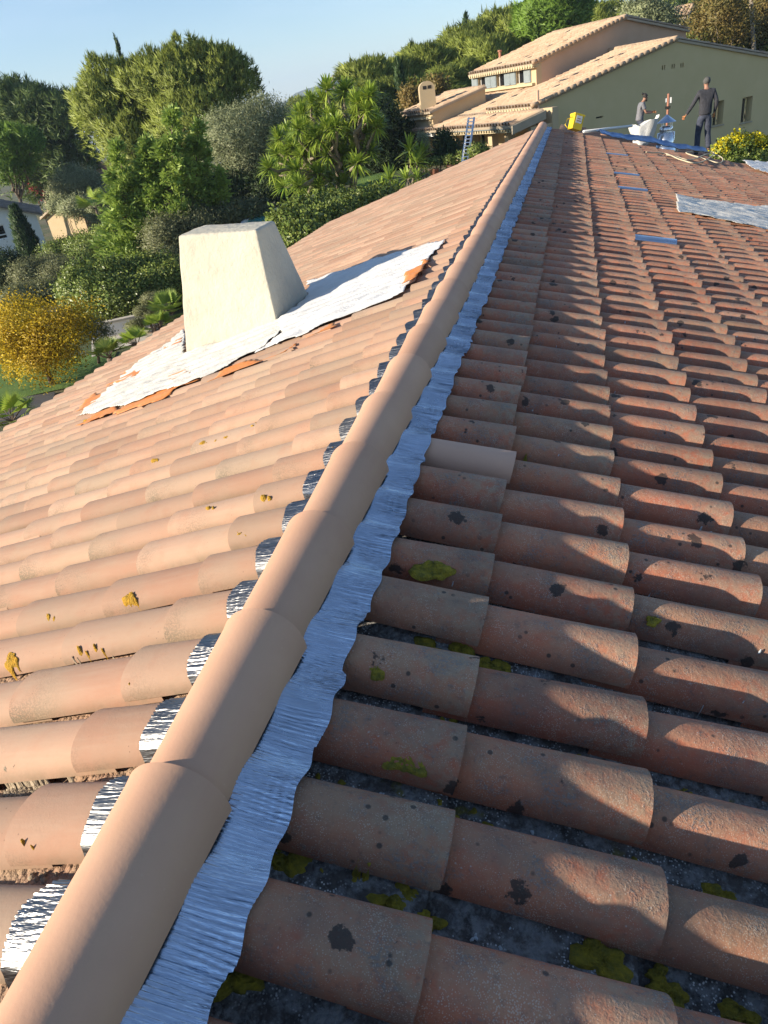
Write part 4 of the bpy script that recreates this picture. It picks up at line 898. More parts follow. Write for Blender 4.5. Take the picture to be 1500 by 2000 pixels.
def pool():
    c = Gp(560, 432); t = thing('swimming_pool', 'turquoise swimming pool with white rim in a pale terrace', 'pool', tuple(c)); N = 28; pts = [(c[0]+1.5*math.cos(6.283*i/N), c[1]+2.6*math.sin(6.283*i/N)) for i in range(N)]
    z = c[2]+.3
    V = []; Fq = []
    for (x, y) in pts: dx, dy = x-c[0], y-c[1]; V += [(c[0]+dx*1.12, c[1]+dy*1.08, z-.35), (c[0]+dx*1.12, c[1]+dy*1.08, z+.05), (x, y, z+.05), (x, y, z-.05)]
    for i in range(N):
        for k in range(3): a = i*4+k; b = ((i+1) % N)*4+k; Fq.append((a, b, b+1, a+1))
    mk('rim', V, Fq, MAT['white'], t, True); mk('water_surface', [(x, y, z) for x, y in pts], [tuple(range(N))], MAT['water'], t)
pool()
def statue():
    P = at(445, 398, 33); P2 = np.array([P[0], P[1], terr(P[0], P[1])]); t = thing('garden_statue', 'small white garden statue beside the pool shrubs', 'statue', tuple(P2))
    MB().tube([P2, P-np.array([0, 0, .15])], [.05, .04], 8).build('pedestal', MAT['stone'], t)
    mb = MB(); mb.tube([P+np.array([0, 0, -.15]), P+np.array([0, 0, .0]), P+np.array([0, 0, .18]), P+np.array([0, 0, .28])], [.10, .14, .12, .03], 10); mb.tube([P+np.array([.16, 0, .02]), P+np.array([.2, 0, .14]), P+np.array([.17, 0, .26])], [.06, .09, .03], 8); mb.tube([P+np.array([0, 0, .26]), P+np.array([0, 0, .34]), P+np.array([0, 0, .42])], [.03, .07, .02], 8); mb.build('figure', MAT['white'], t, True)
statue()
# ------------------------------------------------------------------ neighbour's house (right behind)
def azv(a): a = R_(a); return np.array([math.sin(a), math.cos(a), 0.])
Ev, Gv = azv(-38), azv(52); Zv = np.array([0, 0, 1.])
Gc = at(1042, 228, 34.)
def onG(px, py, off=0.): return onplane(px, py, Gc+Ev*off, Ev)     # planes parallel to the gable wall
def onE(px, py, off=0.): return onplane(px, py, Gc+Gv*off, Gv)     # planes parallel to the sunny facade
corn, peak = onG(1037, 206), onG(1318, 76)
rk = unit(peak-corn); nM = unit(np.cross(rk, Ev)); nM = nM if nM[2] > 0 else -nM
def onM(px, py, lift=0.): return onplane(px, py, corn+nM*lift, nM)
def nroof_mat(name, a, b, c_):
    m = M_(name, a, .9); t = NT(m); r = tilerand(t); c = t.mix(r, a, b); c = t.mix(t.rng(t.math('FRACT', t.math('MULTIPLY', r, 5.7)), .6, .9, 0, .8), c, c_)
    c = t.mix(t.rng(t.noise(.9, 4, .6), .4, .7, 0, .5), c, c_); c = t.mix(t.rng(t.noise(5, 4, .6), .55, .7, 0, .5), c, (.46, .41, .32)); t.color(c); t.normal(t.bump(t.noise(30, 4), .4, .01)); return m
MAT['nroof'] = nroof_mat('aged_pale_roof_tiles', (.42, .30, .195), (.33, .22, .14), (.47, .36, .24))
MAT['nroof2'] = nroof_mat('grey_brown_roof_tiles', (.20, .165, .145), (.28, .23, .20), (.15, .12, .11))
MAT['nroof3'] = nroof_mat('red_roof_tiles', (.36, .14, .085), (.42, .20, .12), (.30, .14, .10))
def croof(name, q, mat, parent, rib=.22, course=.38, hgt=.07, seed=1):
    """corrugated tile roof on a quad: eave-left, eave-right, top-right, top-left"""
    rg = np.random.default_rng(seed); q = [np.array(p, float) for p in q]; nr = max(2, int(np.linalg.norm(q[1]-q[0])/rib)); nc = max(2, int(np.linalg.norm(q[3]-q[0])/course))
    n = unit(np.cross(q[1]-q[0], q[3]-q[0])); n = n if n[2] > 0 else -n
    prof = [(0, 0), (.16, .72), (.36, 1.), (.56, .72), (.72, 0), (.86, -.25)]
    V = []; Fq = []; T = []; rows = []
    for c in range(nc):
        for e_, (v, dz) in enumerate(((c/nc, .028), ((c+1)/nc, .0))):
            for r in range(nr):
                j = rg.normal(0, .010)
                for pu, ph in prof:
                    u = (r+pu)/nr; P = (q[0]*(1-u)+q[1]*u)*(1-v)+(q[3]*(1-u)+q[2]*u)*v; V.append(P+n*(hgt*ph+dz*(ph > 0)+j*(ph > 0)))
            v_ = V
    W_ = nr*len(prof)
    for c in range(nc):
        a0 = (2*c)*W_; b0 = a0+W_
        for i in range(W_-1):
            Fq.append((a0+i, a0+i+1, b0+i+1, b0+i)); T.append(((i//6)*.7548+c*.5698+.13*((i//6)*c % 7)) % 1)
            if c: Fq.append((a0-W_+i, a0-W_+i+1, a0+i+1, a0+i)); T.append(.5)
    for i in range(W_-1):   # eave ends
        pass
    rgT = np.random.default_rng(seed+5); tab = rgT.random((nr+1, nc)); T = []
    for c in range(nc):
        for i in range(W_-1):
            T.append(tab[i//6, c]); 
            if c: T.append(tab[i//6, c])
    o = mk(name, V, np.array(Fq), mat, parent, False, tid=T); o['kind'] = 'stuff'
    MB().hexa([p-n*.12 for p in q]+[p-n*.03 for p in q]).build('roof_board', MAT['deckN'], parent); return o
MAT['deckN'] = noisy('eave_boards', (.40, .33, .24), (.34, .28, .2))
MAT['gable'] = noisy('ochre_render', (.56, .45, .235), (.60, .48, .26), .8, .92, .2, 20, .01)
MAT['cheek'] = noisy('pink_ochre_render', (.50, .33, .215), (.55, .37, .25), .8, .92, .2, 20, .01)
MAT['facade'] = noisy('sunny_beige_render', (.46, .355, .21), (.50, .39, .24), .8, .9, .15, 20, .01)
MAT['shutter'] = noisy('blue_grey_shutter_paint', (.20, .24, .25), (.24, .28, .29), 3, .6, .1)
MAT['dark_glass'] = M_('dark_window_glass', (.012, .014, .016), .08, 0, .6)
MAT['dark'] = M_('dark_recess', (.02, .018, .016), .9)
MAT['cornice'] = noisy('cream_cornice', (.50, .42, .26), (.45, .37, .23))
nb = thing('neighbour_house', 'beige Provencal house with long gable, raised dormer floor and deep porch', 'house', tuple(Gc*[1, 1, 0]+[0, 0, -2.]))
Zb = -3.5
# gable wall with openings
def wall_with_holes(poly, holes, o, u, n, depth, mat, parent, name='wall'):
    """poly: list of (u,z) roofline from left to right, holes: (u0,z0,u1,z1). columns between hole edges"""
    us = sorted({p[0] for p in poly} | {h[0] for h in holes} | {h[2] for h in holes}); mb = MB()
    top = lambda x: float(np.interp(x, [p[0] for p in poly], [p[1] for p in poly]))
    P = lambda a, z: o+u*a+Zv*z
    for a, b in zip(us[:-1], us[1:]):
        hs = sorted([h for h in holes if h[0] <= a+1e-6 and h[2] >= b-1e-6], key=lambda h: h[1]); z = Zb
        segs = []
        for h in hs: segs.append((z, z, h[1], h[1])); z = h[3]
        segs.append((z, z, top(a), top(b)))
        for z0, z1, z2, z3 in segs:
            mb.hexa([P(a, z0), P(b, z1), P(b, z1)+n*depth, P(a, z0)+n*depth, P(a, z2), P(b, z3), P(b, z3)+n*depth, P(a, z2)+n*depth])
    return mb.build(name, mat, parent)
go = Gc*[1, 1, 0]
def GU(px, py): P = onG(px, py); return float((P-go)@Gv), float(P[2])
cu, cz = GU(1037, 206); pu, pz = GU(1318, 76); ru, rz = GU(1560, 121)
w1 = (*GU(1391, 246), *GU(1415, 195)); w2 = (*GU(1446, 240), *GU(1471, 187)); w1 = (w1[0], w1[1], w1[2], w1[3]); 
vt = (*GU(1164, 232), *GU(1178, 226))
holes = [w1, w2, vt]
for px in (1294, 1298, 1313, 1317, 1330, 1334): a, b = GU(px, 130-(px-1313)*.12); holes.append((a-.035, b-.08, a+.035, b+.09))
wall_with_holes([(0, cz-.05), (pu, pz-.05), (ru, rz-.05)], holes, go, Gv, Ev, .35, MAT['gable'], nb)
for w in (w1, w2):
    a, z0, b, z1 = w; o = go+Gv*a+Ev*.22+Zv*z0
    f = MB().box(o, Gv*(b-a)*.62, Ev*.03, Zv*(z1-z0)).build('window', MAT['dark_glass'], nb)
    MB().box(o+Gv*(b-a)*.62, Gv*.05, Ev*.05, Zv*(z1-z0)).box(o+Zv*((z1-z0)-.05), Gv*(b-a)*.62, Ev*-.02, Zv*.05).build('frame', MAT['gable'], f)
    MB().box(go+Gv*(a-.05)-Ev*.06+Zv*(z0-.07), Gv*(b-a+.1), Ev*.3, Zv*.06).build('sill', MAT['deckN'], f)
MB().box(go+Gv*vt[0]+Ev*.1+Zv*vt[1], Gv*(vt[2]-vt[0]), Ev*.02, Zv*(vt[3]-vt[1])).build('vent', MAT['dark'], nb)
# main roof: rake strip from the gable, slope down to the left; right slope
Mr0, Mr1 = onM(1034, 207, .0), onM(1319, 75, .0)
croof('roof_tiles', [Mr0+Ev*3.3, Mr0-Ev*.12, Mr1-Ev*.12, Mr1+Ev*3.3], MAT['nroof'], nb, seed=2)
q0 = Mr1-Ev*.12; q1 = go+Gv*(ru+.3)+Zv*(rz+.02)-Ev*.12; croof('roof_tiles', [q1, q1+Ev*6.5, q0+Ev*6.5, q0], MAT['nroof'], nb, seed=3, rib=.3)
mb = MB()
def row(mb, a, b, r, n, seg=6, gap=.02):
    a, b = np.array(a), np.array(b)
    for i in range(n): mb.tube([a+(b-a)*(i/n), a+(b-a)*((i+1-gap)/n)], [r, r*.86], seg)
row(mb, Mr0-Ev*.15, Mr1-Ev*.15, .09, 24); row(mb, q0, q0+Ev*6.2, .12, 14); mb.build('rake_tiles', MAT['nroof'], nb, True)['kind'] = 'stuff'
# upper roof with the three windowed facade and its shaded cheek wall
cA, cB = onM(1048, 163), onM(1240, 79); offU = float((cA-Gc)@Ev)
cT0 = onplane(1047, 120, cA, Ev); cT1 = onplane(1219, 34, cA, Ev)
dE = float((cA-Gc)@Gv); fl = onplane(927, 141, cA, Gv); L_e = float((fl-cA)@Ev)
ztop = cT0[2]; zbot = cA[2]
fo = cA*[1, 1, 0]
wn = []
for a, b in ((936, 950), (972, 987), (1010, 1025)): 
    A, B = onplane(a, 180, cA, Gv), onplane(b, 180, cA, Gv); wn.append((float((B-fo)@Ev), float((A-fo)@Ev)))
zw0, zw1 = zbot+.12*(ztop-zbot), zbot+.78*(ztop-zbot)
# facade runs along Ev from the cheek corner (0) to L_e
hs = [(a, zw0, b, zw1) for a, b in wn]
_Zb = Zb; Zb = zbot-1.2
wall_with_holes([(0, ztop-.05), (L_e, ztop-.05)], hs, fo, Ev, Gv, .3, MAT['facade'], nb)
for a, z0, b, z1 in hs:
    o = fo+Ev*a+Gv*.16+Zv*z0; f = MB().box(o, Ev*(b-a), Gv*.03, Zv*(z1-z0)).build('window', MAT['dark_glass'], nb)
    MB().box(o-Gv*.03, Ev*.05, Gv*.03, Zv*(z1-z0)).box(o-Gv*.03+Ev*(b-a-.05), Ev*.05, Gv*.03, Zv*(z1-z0)).box(o-Gv*.03+Ev*.05+Zv*(z1-z0-.05), Ev*(b-a-.1), Gv*.03, Zv*.05).build('frame', MAT['white'], f)
    wd = (b-a)*.85
    for s_ in (a-wd-.02, b+.02):
        mb = MB().box(fo+Ev*s_-Gv*.05+Zv*(z0-.02), Ev*wd, Gv*.045, Zv*(z1-z0+.04))
        for k in range(9): mb.box(fo+Ev*(s_+.06)-Gv*.062+Zv*(z0+.06+k*(z1-z0-.1)/9), Ev*(wd-.12), Gv*.012, Zv*.05)
        mb.build('shutter', MAT['shutter'], nb)
MB().box(fo-Gv*.18+Ev*.1+Zv*(zw0-.16), Ev*(L_e-.2), Gv*.24, Zv*.10).build('sill', MAT['cornice'], nb)
ul = float((cT1-cT0)@Gv)
wall_with_holes([(.3, ztop-.05), (ul, cT1[2]-.05), (ul+3.9, cT1[2]-.95)], [], fo, Gv, Ev, .3, MAT['cheek'], nb)
wall_with_holes([(.3, ztop-.05), (ul, cT1[2]-.05)], [], fo+Ev*(L_e-.3), Gv, Ev, .3, MAT['cheek'], nb)
Zb = _Zb
e0 = cT0-Ev*.15-Gv*.3-Zv*.03; t0 = cT1-Ev*.15+Zv*.03; croof('roof_tiles', [e0+Ev*(L_e+.35), e0, t0, t0+Ev*(L_e+.35)], MAT['nroof'], nb, seed=4)
t1 = t0+Gv*4-Zv*.9; croof('roof_tiles', [t1, t1+Ev*(L_e+.35), t0+Ev*(L_e+.35), t0], MAT['nroof'], nb, seed=5)
mb = MB(); row(mb, e0, t0, .09, 22); row(mb, t0, t0+Ev*(L_e+.3), .11, 12); mb.build('rake_tiles', MAT['nroof'], nb, True)['kind'] = 'stuff'
def teeth(a, b, rows, mat, parent, out, r=.075):
    mb = MB(); a, b = np.array(a), np.array(b); L = np.linalg.norm(b-a); n = int(L/.2)
    for k in range(rows):
        for i in range(n): P = a+(b-a)*((i+.5)/n)-Zv*.13*k; mb.tube([P+out*(.02-.10*k), P-out*.4], r, 7)
        mb.box(a-Zv*(.13*k+.09)-out*(.10*k+.03), b-a, -out*.3, Zv*.03)
    mb.build('cornice', mat, parent)['kind'] = 'stuff'
teeth(e0+Ev*(L_e+.3)-Zv*.12+Gv*.02, e0-Zv*.12+Gv*.02, 1, MAT['cornice'], nb, -Gv)
vp = onplane(977, 117, cT0, unit(np.cross(t0-e0, Ev))); MB().tube([vp-Zv*.1, vp+Zv*.42], .07, 10).tube([vp+Zv*.36, vp+Zv*.44], .11, 10).build('vent_pipe', MAT['nroof3'], nb, True)
# lower porch roof
pe0, pe1, pt1 = onM(752, 260, -.18), onM(998, 244, -.18), onM(1036, 216, -.18)
pl = unit(rk); k_up = 3.2
eL = pe0; Lp = float((pe0-pe1)@Ev); eR = pe1; eL = eR+Ev*Lp
tU = float((pt1-pe1)@Gv)/float(rk@Gv); 
croof('roof_tiles', [eL, eR, eR+rk*tU, eL+rk*tU], MAT['nroof'], nb, seed=6)
tL = onM(905, 196, -.12); kk = float((tL-eL)@Gv)/float(rk@Gv)
u0 = eR+rk*(tU-.05); u0 = u0+Ev*max(0., .12-float((u0-Gc)@Ev)); croof('roof_tiles', [eL+rk*(tU-.05), u0, u0+rk*4.5, eL+rk*(tU+4.5)], MAT['nroof'], nb, seed=7)
teeth(Mr0+Ev*3.3-Zv*.12, Mr0-Zv*.12, 1, MAT['cornice'], nb, -Gv)
# fascia boards and porch
MB().box(eR-Ev*.10-Zv*.34, rk*tU, Ev*.08, Zv*.30).build('fascia', MAT['deckN'], nb)
MB().box(eR-Zv*.16+rk*.05, Ev*(Lp*.62), Gv*.05, Zv*.10).build('gutter', MAT['shutter'], nb)
teeth(eR+Ev*(Lp*.55)-Zv*.2+Gv*.15, eR-Zv*.2+Gv*.15, 1, MAT['cornice'], nb, -Gv, .06)
teeth(eL-Zv*.2+Gv*.15-Ev*.2, eR+Ev*(Lp*.58)-Zv*.2+Gv*.15, 1, MAT['white'], nb, -Gv, .06)
po = eR*[1, 1, 0]+Gv*1.9; zt = eR[2]+.35
Zb = -4.0
hp_ = []
def EU(px): P = onplane(px, 290, po, Gv); return float((P-po)@Ev)
doors = [(EU(917), EU(865)), (EU(948), EU(934)), (EU(856), EU(848))]
doors = [(min(a, b), max(a, b)) for a, b in doors]; zdoor = eR[2]-.25
wall_with_holes([(-.1, zt), (Lp-.8, zt)], [(a, -2.3, b, zdoor) for a, b in doors], po, Ev, Gv, .3, MAT['facade'], nb)
for a, b in doors:
    d = MB().box(po+Ev*a+Gv*.2-Zv*2.3, Ev*(b-a), Gv*.03, Zv*(zdoor+2.3)).build('glass_door', MAT['dark_glass'], nb)
    mb = MB()
    nn_ = max(1, int((b-a)/.8))
    for i in range(nn_+1): mb.box(po+Ev*(a+(b-a-.06)*i/nn_)+Gv*.15-Zv*2.3, Ev*.06, Gv*.05, Zv*(zdoor+2.3))
    for i in range(nn_): mb.box(po+Ev*(a+(b-a-.06)*i/nn_+.06)+Gv*.155+Zv*(zdoor-.08), Ev*((b-a-.06)/nn_-.06), Gv*.04, Zv*.08)
    mb.build('frame', MAT['white'], d)
for px in (822, 838, 892, 962, 995):
    P = onplane(px, 290, po-Gv*1.25, Gv); P[2] = Zb; MB().box(P, Ev*.32, Gv*.32, Zv*(eR[2]-.2-Zb)).build('porch_post', MAT['facade'], nb)
MB().box(po-Gv*2.0-Zv*2.45, Ev*(Lp), Gv*2.0, Zv*.15).build('porch_floor', MAT['stone'], nb)
MB().box(eR*[1, 1, 0]+Gv*.9-Ev*.05+Zv*Zb, Gv*1.0, Ev*.25, Zv*(eR[2]-.2-Zb)).build('wall', MAT['facade'], nb)
P = onG(1049, 250); MB().tube([P-Ev*.1-Zv*1., P-Ev*.1+Zv*1.35], .06, 8).build('drainpipe', MAT['cheek'], nb, True)
# small raised roof section with rounded chimney (left)
def PM(px, py, l): return onM(px, py, l)
s0, s1, s2, s3 = PM(803, 212, .55), PM(839, 217, .55), PM(932, 170, .55), PM(915, 160, .55)
sw = float((s0-s1)@Ev); sl_ = max(2.5, float((s2-s1)@rk)); s0 = s1+Ev*sw; croof('roof_tiles', [s0, s1, s1+rk*sl_, s0+rk*sl_], MAT['nroof'], nb, seed=9)
ins = Ev*.12
MB().hexa([s1+ins+rk*.2-Zv*1.1, s0-ins+rk*.2-Zv*1.1, s0-ins+rk*sl_-Zv*1.1, s1+ins+rk*sl_-Zv*1.1, s1+ins+rk*.2-Zv*.09, s0-ins+rk*.2-Zv*.09, s0-ins+rk*sl_-Zv*.09, s1+ins+rk*sl_-Zv*.09]).build('wall', MAT['facade'], nb)
MB().box(s1+rk*.05-Zv*.34, Ev*sw, Gv*.2, Zv*.1).build('cornice', MAT['cornice'], nb)
cc = at(835, 196, float(s1[1]+.8)); r_ = 15/ppm(cc); hh_ = 31/ppm(cc)
mb = MB(); prof = [(-r_, -.5), (r_, -.5), (r_, hh_-r_*.7)]+[(r_*math.cos(a), hh_-r_*.7+r_*.8*math.sin(a)) for a in np.linspace(.3, 2.84, 8)]+[(-r_, hh_-r_*.7)]
cd = unit((CAM-cc)*np.array([1, 1, 0.])+Gv*6); cd2 = np.array([-cd[1], cd[0], 0]); V = [cc+cd2*a+Zv*b+cd*s_*r_*.6 for s_ in (-1, 1) for a, b in prof]; n_ = len(prof)
mb.add(V, [tuple(range(n_)), tuple(range(2*n_-1, n_-1, -1))]+[(i, (i+1) % n_, n_+(i+1) % n_, n_+i) for i in range(n_)]); chn = mb.build('chimney', MAT['facade'], nb)
MB().box(cc+cd*r_*.61+cd2*(-.55*r_)+Zv*(hh_*.62), cd2*r_*.45, cd*.01, Zv*hh_*.18).box(cc+cd*r_*.61+cd2*(.1*r_)+Zv*(hh_*.62), cd2*r_*.45, cd*.01, Zv*hh_*.18).box(cc-cd*r_*.61+cd2*(-.55*r_)+Zv*(hh_*.62), cd2*r_*.45, -cd*.01, Zv*hh_*.18).box(cc-cd*r_*.61+cd2*(.1*r_)+Zv*(hh_*.62), cd2*r_*.45, -cd*.01, Zv*hh_*.18).build('vent', MAT['dark'], chn)
# plants and ladder by the porch
def ladder():
    a, b = at(908, 318, 28.6), at(921, 229, 30.3); t = thing('ladder', 'aluminium ladder leaning against the porch eave', 'ladder', tuple(a)); w = unit(np.cross(b-a, np.array([0, 1., 0])))*.21; w = Ev*.2*1.0
    for s_ in (-1, 1): MB().box(a+w*s_-Gv*.03, Ev*.03, Gv*.07, b-a).build('rail', MAT['steel'], t)
    n = 13; L = b-a
    for i in range(n): c = a+L*(i+.7)/n; MB().tube([c-w, c+w], .018, 6).build('rung', MAT['steel'], t)
ladder()
bush('potted_shrub', 'dark leafy potted plants inside the porch left of the ladder', [pxlobe(868, 285, 14, 24, 31.5), pxlobe(885, 300, 14, 20, 31), pxlobe(860, 310, 12, 12, 30.5)], MAT['dark_leaf'], 500, 10, .12, .12, 101)
bush('potted_shrub', 'bright round bush at the roof edge right of the ladder', [pxlobe(935, 297, 17, 10, 29)], MAT['hedge'], 300, 10, .09, .08, 102)
bush('climbing_plant', 'pale leaved climber on the corner post of the porch', [pxlobe(826, 285, 9, 18, 30.5), pxlobe(822, 310, 9, 16, 30.3)], MAT['olive'], 260, 10, .09, .08, 103, cat='plant')
for i, (px, py) in enumerate([(848, 330), (880, 322), (905, 318)]):
    P = at(px, py, 29.5); t = thing('flower_pot', ['terracotta pot near the porch corner post', 'terracotta pot between the potted shrubs', 'terracotta pot at the foot of the ladder'][i], 'pot', tuple(P-Zv*.2)); mb = MB(); mb.tube([P-Zv*.4, P-Zv*.02, P], [.12, .18, .2], 10); mb.build('pot', MAT['nroof3'], t, True); V, Fq = foliage([(P[0], P[1], P[2]+.15, .2, .2, .18)], 60, 8, .1, .06, seed=i); mk('foliage', V, Fq, MAT['hedge'], t)
# ------------------------------------------------------------------ houses on the left
def simple_house(name, label, P0, az_, L, D_, zwall, zridge, wallmat, roofmat, windows=(), over=.4, hip=False, rib=.25, flip=False, gwin=()):
    """P0: near right corner; u runs along the eave front, v depth"""
    u, v = azv(az_), azv(az_+(-90 if flip else 90)); P0 = np.array([P0[0], P0[1], 0.]); zg = float(terr(P0[0], P0[1]))-1; t = thing(name, label, 'house', (P0[0], P0[1], zg+1))
    global Zb; keep = Zb; Zb = zg
    wall_with_holes([(0, zwall), (L, zwall)], list(windows), P0, u, v, .3, wallmat, t)
    wall_with_holes([(0, zwall), (L, zwall)], [], P0+v*(D_-.3), u, v, .3, wallmat, t)
    wall_with_holes([(.3, zwall), (D_/2, zridge-.05 if not hip else zwall), (D_-.3, zwall)], list(gwin), P0, v, u, .3, wallmat, t)
    wall_with_holes([(.3, zwall), (D_/2, zridge-.05 if not hip else zwall), (D_-.3, zwall)], [], P0+u*(L-.3), v, u, .3, wallmat, t)
    Zb = keep
    sl = (zridge-zwall)/(D_/2); a = P0-v*over+Zv*(zwall-sl*over); b = P0+v*(D_+over)+Zv*(zwall-sl*over); c = P0+v*D_/2+Zv*zridge
    if hip:
        w = D_/2; croof('roof_tiles', [a-u*over, a+u*(L+over), c+u*(L-w), c+u*w], roofmat, t, rib); croof('roof_tiles', [b+u*(L+over), b-u*over, c+u*w, c+u*(L-w)], roofmat, t, rib)
        croof('roof_tiles', [b-u*over, a-u*over, c+u*w, c+u*(w+.01)], roofmat, t, rib); croof('roof_tiles', [a+u*(L+over), b+u*(L+over), c+u*(L-w), c+u*(L-w+.01)], roofmat, t, rib)
        mb = MB(); row(mb, a-u*over, c+u*w, .12, 10); row(mb, b-u*over, c+u*w, .12, 10); row(mb, a+u*(L+over), c+u*(L-w), .12, 10); mb.tube([c+u*w, c+u*w+Zv*.7], [.16, .03], 8); mb.build('hip_tiles', MAT['nroof3'], t, True)['kind'] = 'stuff'
    else:
        croof('roof_tiles', [a-u*over, a+u*(L+over), c+u*(L+over), c-u*over], roofmat, t, rib); croof('roof_tiles', [b+u*(L+over), b-u*over, c-u*over, c+u*(L+over)], roofmat, t, rib)
        mb = MB(); row(mb, c-u*over, c+u*(L+over), .12, int(L/.5)); mb.build('ridge_tiles', roofmat, t, True)['kind'] = 'stuff'
    for w_, u, v in [(w_, u, v) for w_ in windows]+[(w_, v, u) for w_ in gwin]:
        o = P0+u*w_[0]+v*.15+Zv*w_[1]; f = MB().box(o, u*(w_[2]-w_[0]), v*.03, Zv*(w_[3]-w_[1])).build('window', MAT['dark_glass'], t)
        mb = MB(); wd = w_[2]-w_[0]; hg = w_[3]-w_[1]
        for k in range(3): mb.box(o-v*.05+u*(wd-.07)*k/2, u*.07, v*.05, Zv*hg)
        for k in (0, .3, 1): mb.box(o-v*.08+Zv*(hg-.07)*k, u*wd, v*.03, Zv*.07)
        mb.build('frame', MAT['white'], f)
    return t
Pw = at(92, 480, 44); zc = at(92, 412, 44)[2]
simple_house('white_house', 'white rendered house with grey tiled roof at the left edge', Pw, -38, 8, 10, zc, zc+1.85, noisy('white_render', (.80, .80, .77), (.74, .75, .73), .8), MAT['nroof2'], flip=True, gwin=[(2.1, at(10, 462, 44)[2], 3.9, at(10, 434, 44)[2])], rib=.3)
Po = at(172, 450, 56); zo = at(172, 412, 56)[2]
simple_house('garden_outbuilding', 'small cream outbuilding with brown tiled roof beside the white house', Po, 15, 5, 4.6, zo, zo+.9, MAT['facade'], MAT['nroof'], rib=.25, flip=True)
Pr = at(150, 400, 84); zr_ = at(100, 362, 84)[2]
simple_house('red_roof_house', 'house with steep red hipped roof half hidden behind the olive', Pr, -60, 9, 8, zr_, zr_+2.6, MAT['facade'], MAT['nroof3'], hip=True, rib=.3)
bush('bougainvillea', 'crimson bougainvillea against the red roofed house', [pxlobe(76, 370, 8, 16, 74), pxlobe(66, 362, 6, 10, 74)], MAT['red_leaf'], 260, 10, .3, .25, 111, cat='climbing plant')
Pb = at(1330, 80, 60); zb2 = at(1330, 30, 60)[2]
simple_house('hillside_house', 'small pale house with tiled roof behind the neighbour ridge', Pb, -75, 3.6, 4, zb2, zb2+.55, noisy('grey_white_render', (.50, .50, .52), (.46, .46, .48)), MAT['nroof'], rib=.25)
# poles and wires
def pole(label, px, top, Yd, r, arm=True, name='utility_pole', mat='bark_pale', lean=0):
    T = at(px, top, Yd); zg = float(terr(T[0], T[1])); t = thing(name, label, 'pole', (T[0]-lean, T[1], zg)); MB().tube([(T[0]-lean, T[1], zg-.3), tuple(T)], [r*1.3, r], 8).build('pole', MAT[mat], t, True)
    if arm: MB().box(T-np.array([.5, 0, .35]), (1.0, 0, 0), (0, .08, 0), (0, 0, .08)).build('crossarm', MAT[mat], t); MB().tube([T+np.array([-.4, 0, -.3]), T+np.array([-.4, 0, -.1])], .05, 6).tube([T+np.array([.4, 0, -.3]), T+np.array([.4, 0, -.1])], .05, 6).build('insulator', MAT['white'], t)
    return T
T = pole('utility pole with crossarm above the big yucca', 650, 148, 62, .11)
pole('tall pale pole in front of the autumn trees at the top right', 1466, -15, 48, .10, arm=False, lean=-1.2)
def wire(a, b, sag, label):
    P = [np.array(a)*(1-t)+np.array(b)*t-Zv*sag*4*t*(1-t) for t in np.linspace(0, 1, 14)]; o = MB().tube(P, .018, 4).build('power_line', MAT['dark'], None, True); tag(o, label, 'cable')
wire(T-Zv*.15, at(735, 158, 75), .8, 'sagging black cable running right from the utility pole'); wire(T-Zv*.15, at(560, 200, 120), 1.2, 'sagging black cable running left from the utility pole')

# ------------------------------------------------------------------ far lower roof where the men work
lo_ = thing('lower_roof_wing', 'lower tiled roof wing just behind the far edge of the main roof', 'roof', (2.5, 20, -4.5))
def lowz(x, y): return -TR*x-.36-.02*(y-17)
croof('roof_tiles', [(6.3, 16.9, lowz(6.3, 16.9)), (6.3, 25, lowz(6.3, 25)), (.2, 25, lowz(.2, 25)), (.2, 16.9, lowz(.2, 16.9))], MAT['tileR'], lo_, rib=.2, course=.36, seed=12)
MB().hexa([(.2, 16.8, -4.6), (6, 16.8, -4.6), (6, 24.8, -4.6), (.2, 24.8, -4.6), (.2, 16.8, lowz(.2, 17)-.15), (6, 16.8, lowz(6, 17)-.15), (6, 24.8, lowz(6, 25)-.15), (.2, 24.8, lowz(.2, 25)-.15)]).build('wall', MAT['wall_own'], lo_)
# ---- people
def skin(name, verts, edges, radii, mat, parent, sub=2):
    me = bpy.data.meshes.new(name); me.from_pydata([tuple(map(float, v)) for v in verts], edges, []); me.update(); me.materials.append(mat)
    o = bpy.data.objects.new(name, me); COL.objects.link(o); adopt(o, parent, False)
    md = o.modifiers.new('skin', 'SKIN'); md.use_smooth_shade = True
    for v, r in zip(me.skin_vertices[0].data, radii): v.radius = r if isinstance(r, tuple) else (r, r); v.use_root = False
    me.skin_vertices[0].data[0].use_root = True
    ss = o.modifiers.new('sub', 'SUBSURF'); ss.levels = sub; ss.render_levels = sub; return o
MAT['skin'] = M_('skin', (.33, .17, .11), .55); MAT['skin2'] = M_('tanned_hand_skin', (.62, .25, .09), .55)
MAT['hair'] = noisy('dark_hair', (.015, .012, .010), (.03, .024, .02), 60, .7, .6, 150, .006); MAT['hair_short'] = noisy('cropped_greying_hair', (.06, .06, .055), (.10, .10, .09), 60, .8, .4, 200, .003)
MAT['sweater'] = noisy('dark_grey_jersey', (.030, .031, .038), (.045, .046, .055), 12, .9, .6, 18, .03); MAT['trousers'] = noisy('dark_navy_work_trousers', (.035, .042, .065), (.055, .065, .095), 10, .85, .8, 14, .03)
MAT['tshirt'] = noisy('washed_grey_tshirt', (.15, .15, .165), (.19, .19, .20), 10, .9, .6, 16, .03); MAT['shoe'] = M_('black_boots', (.02, .02, .02), .6)
def V3(*a): return np.array(a, float)
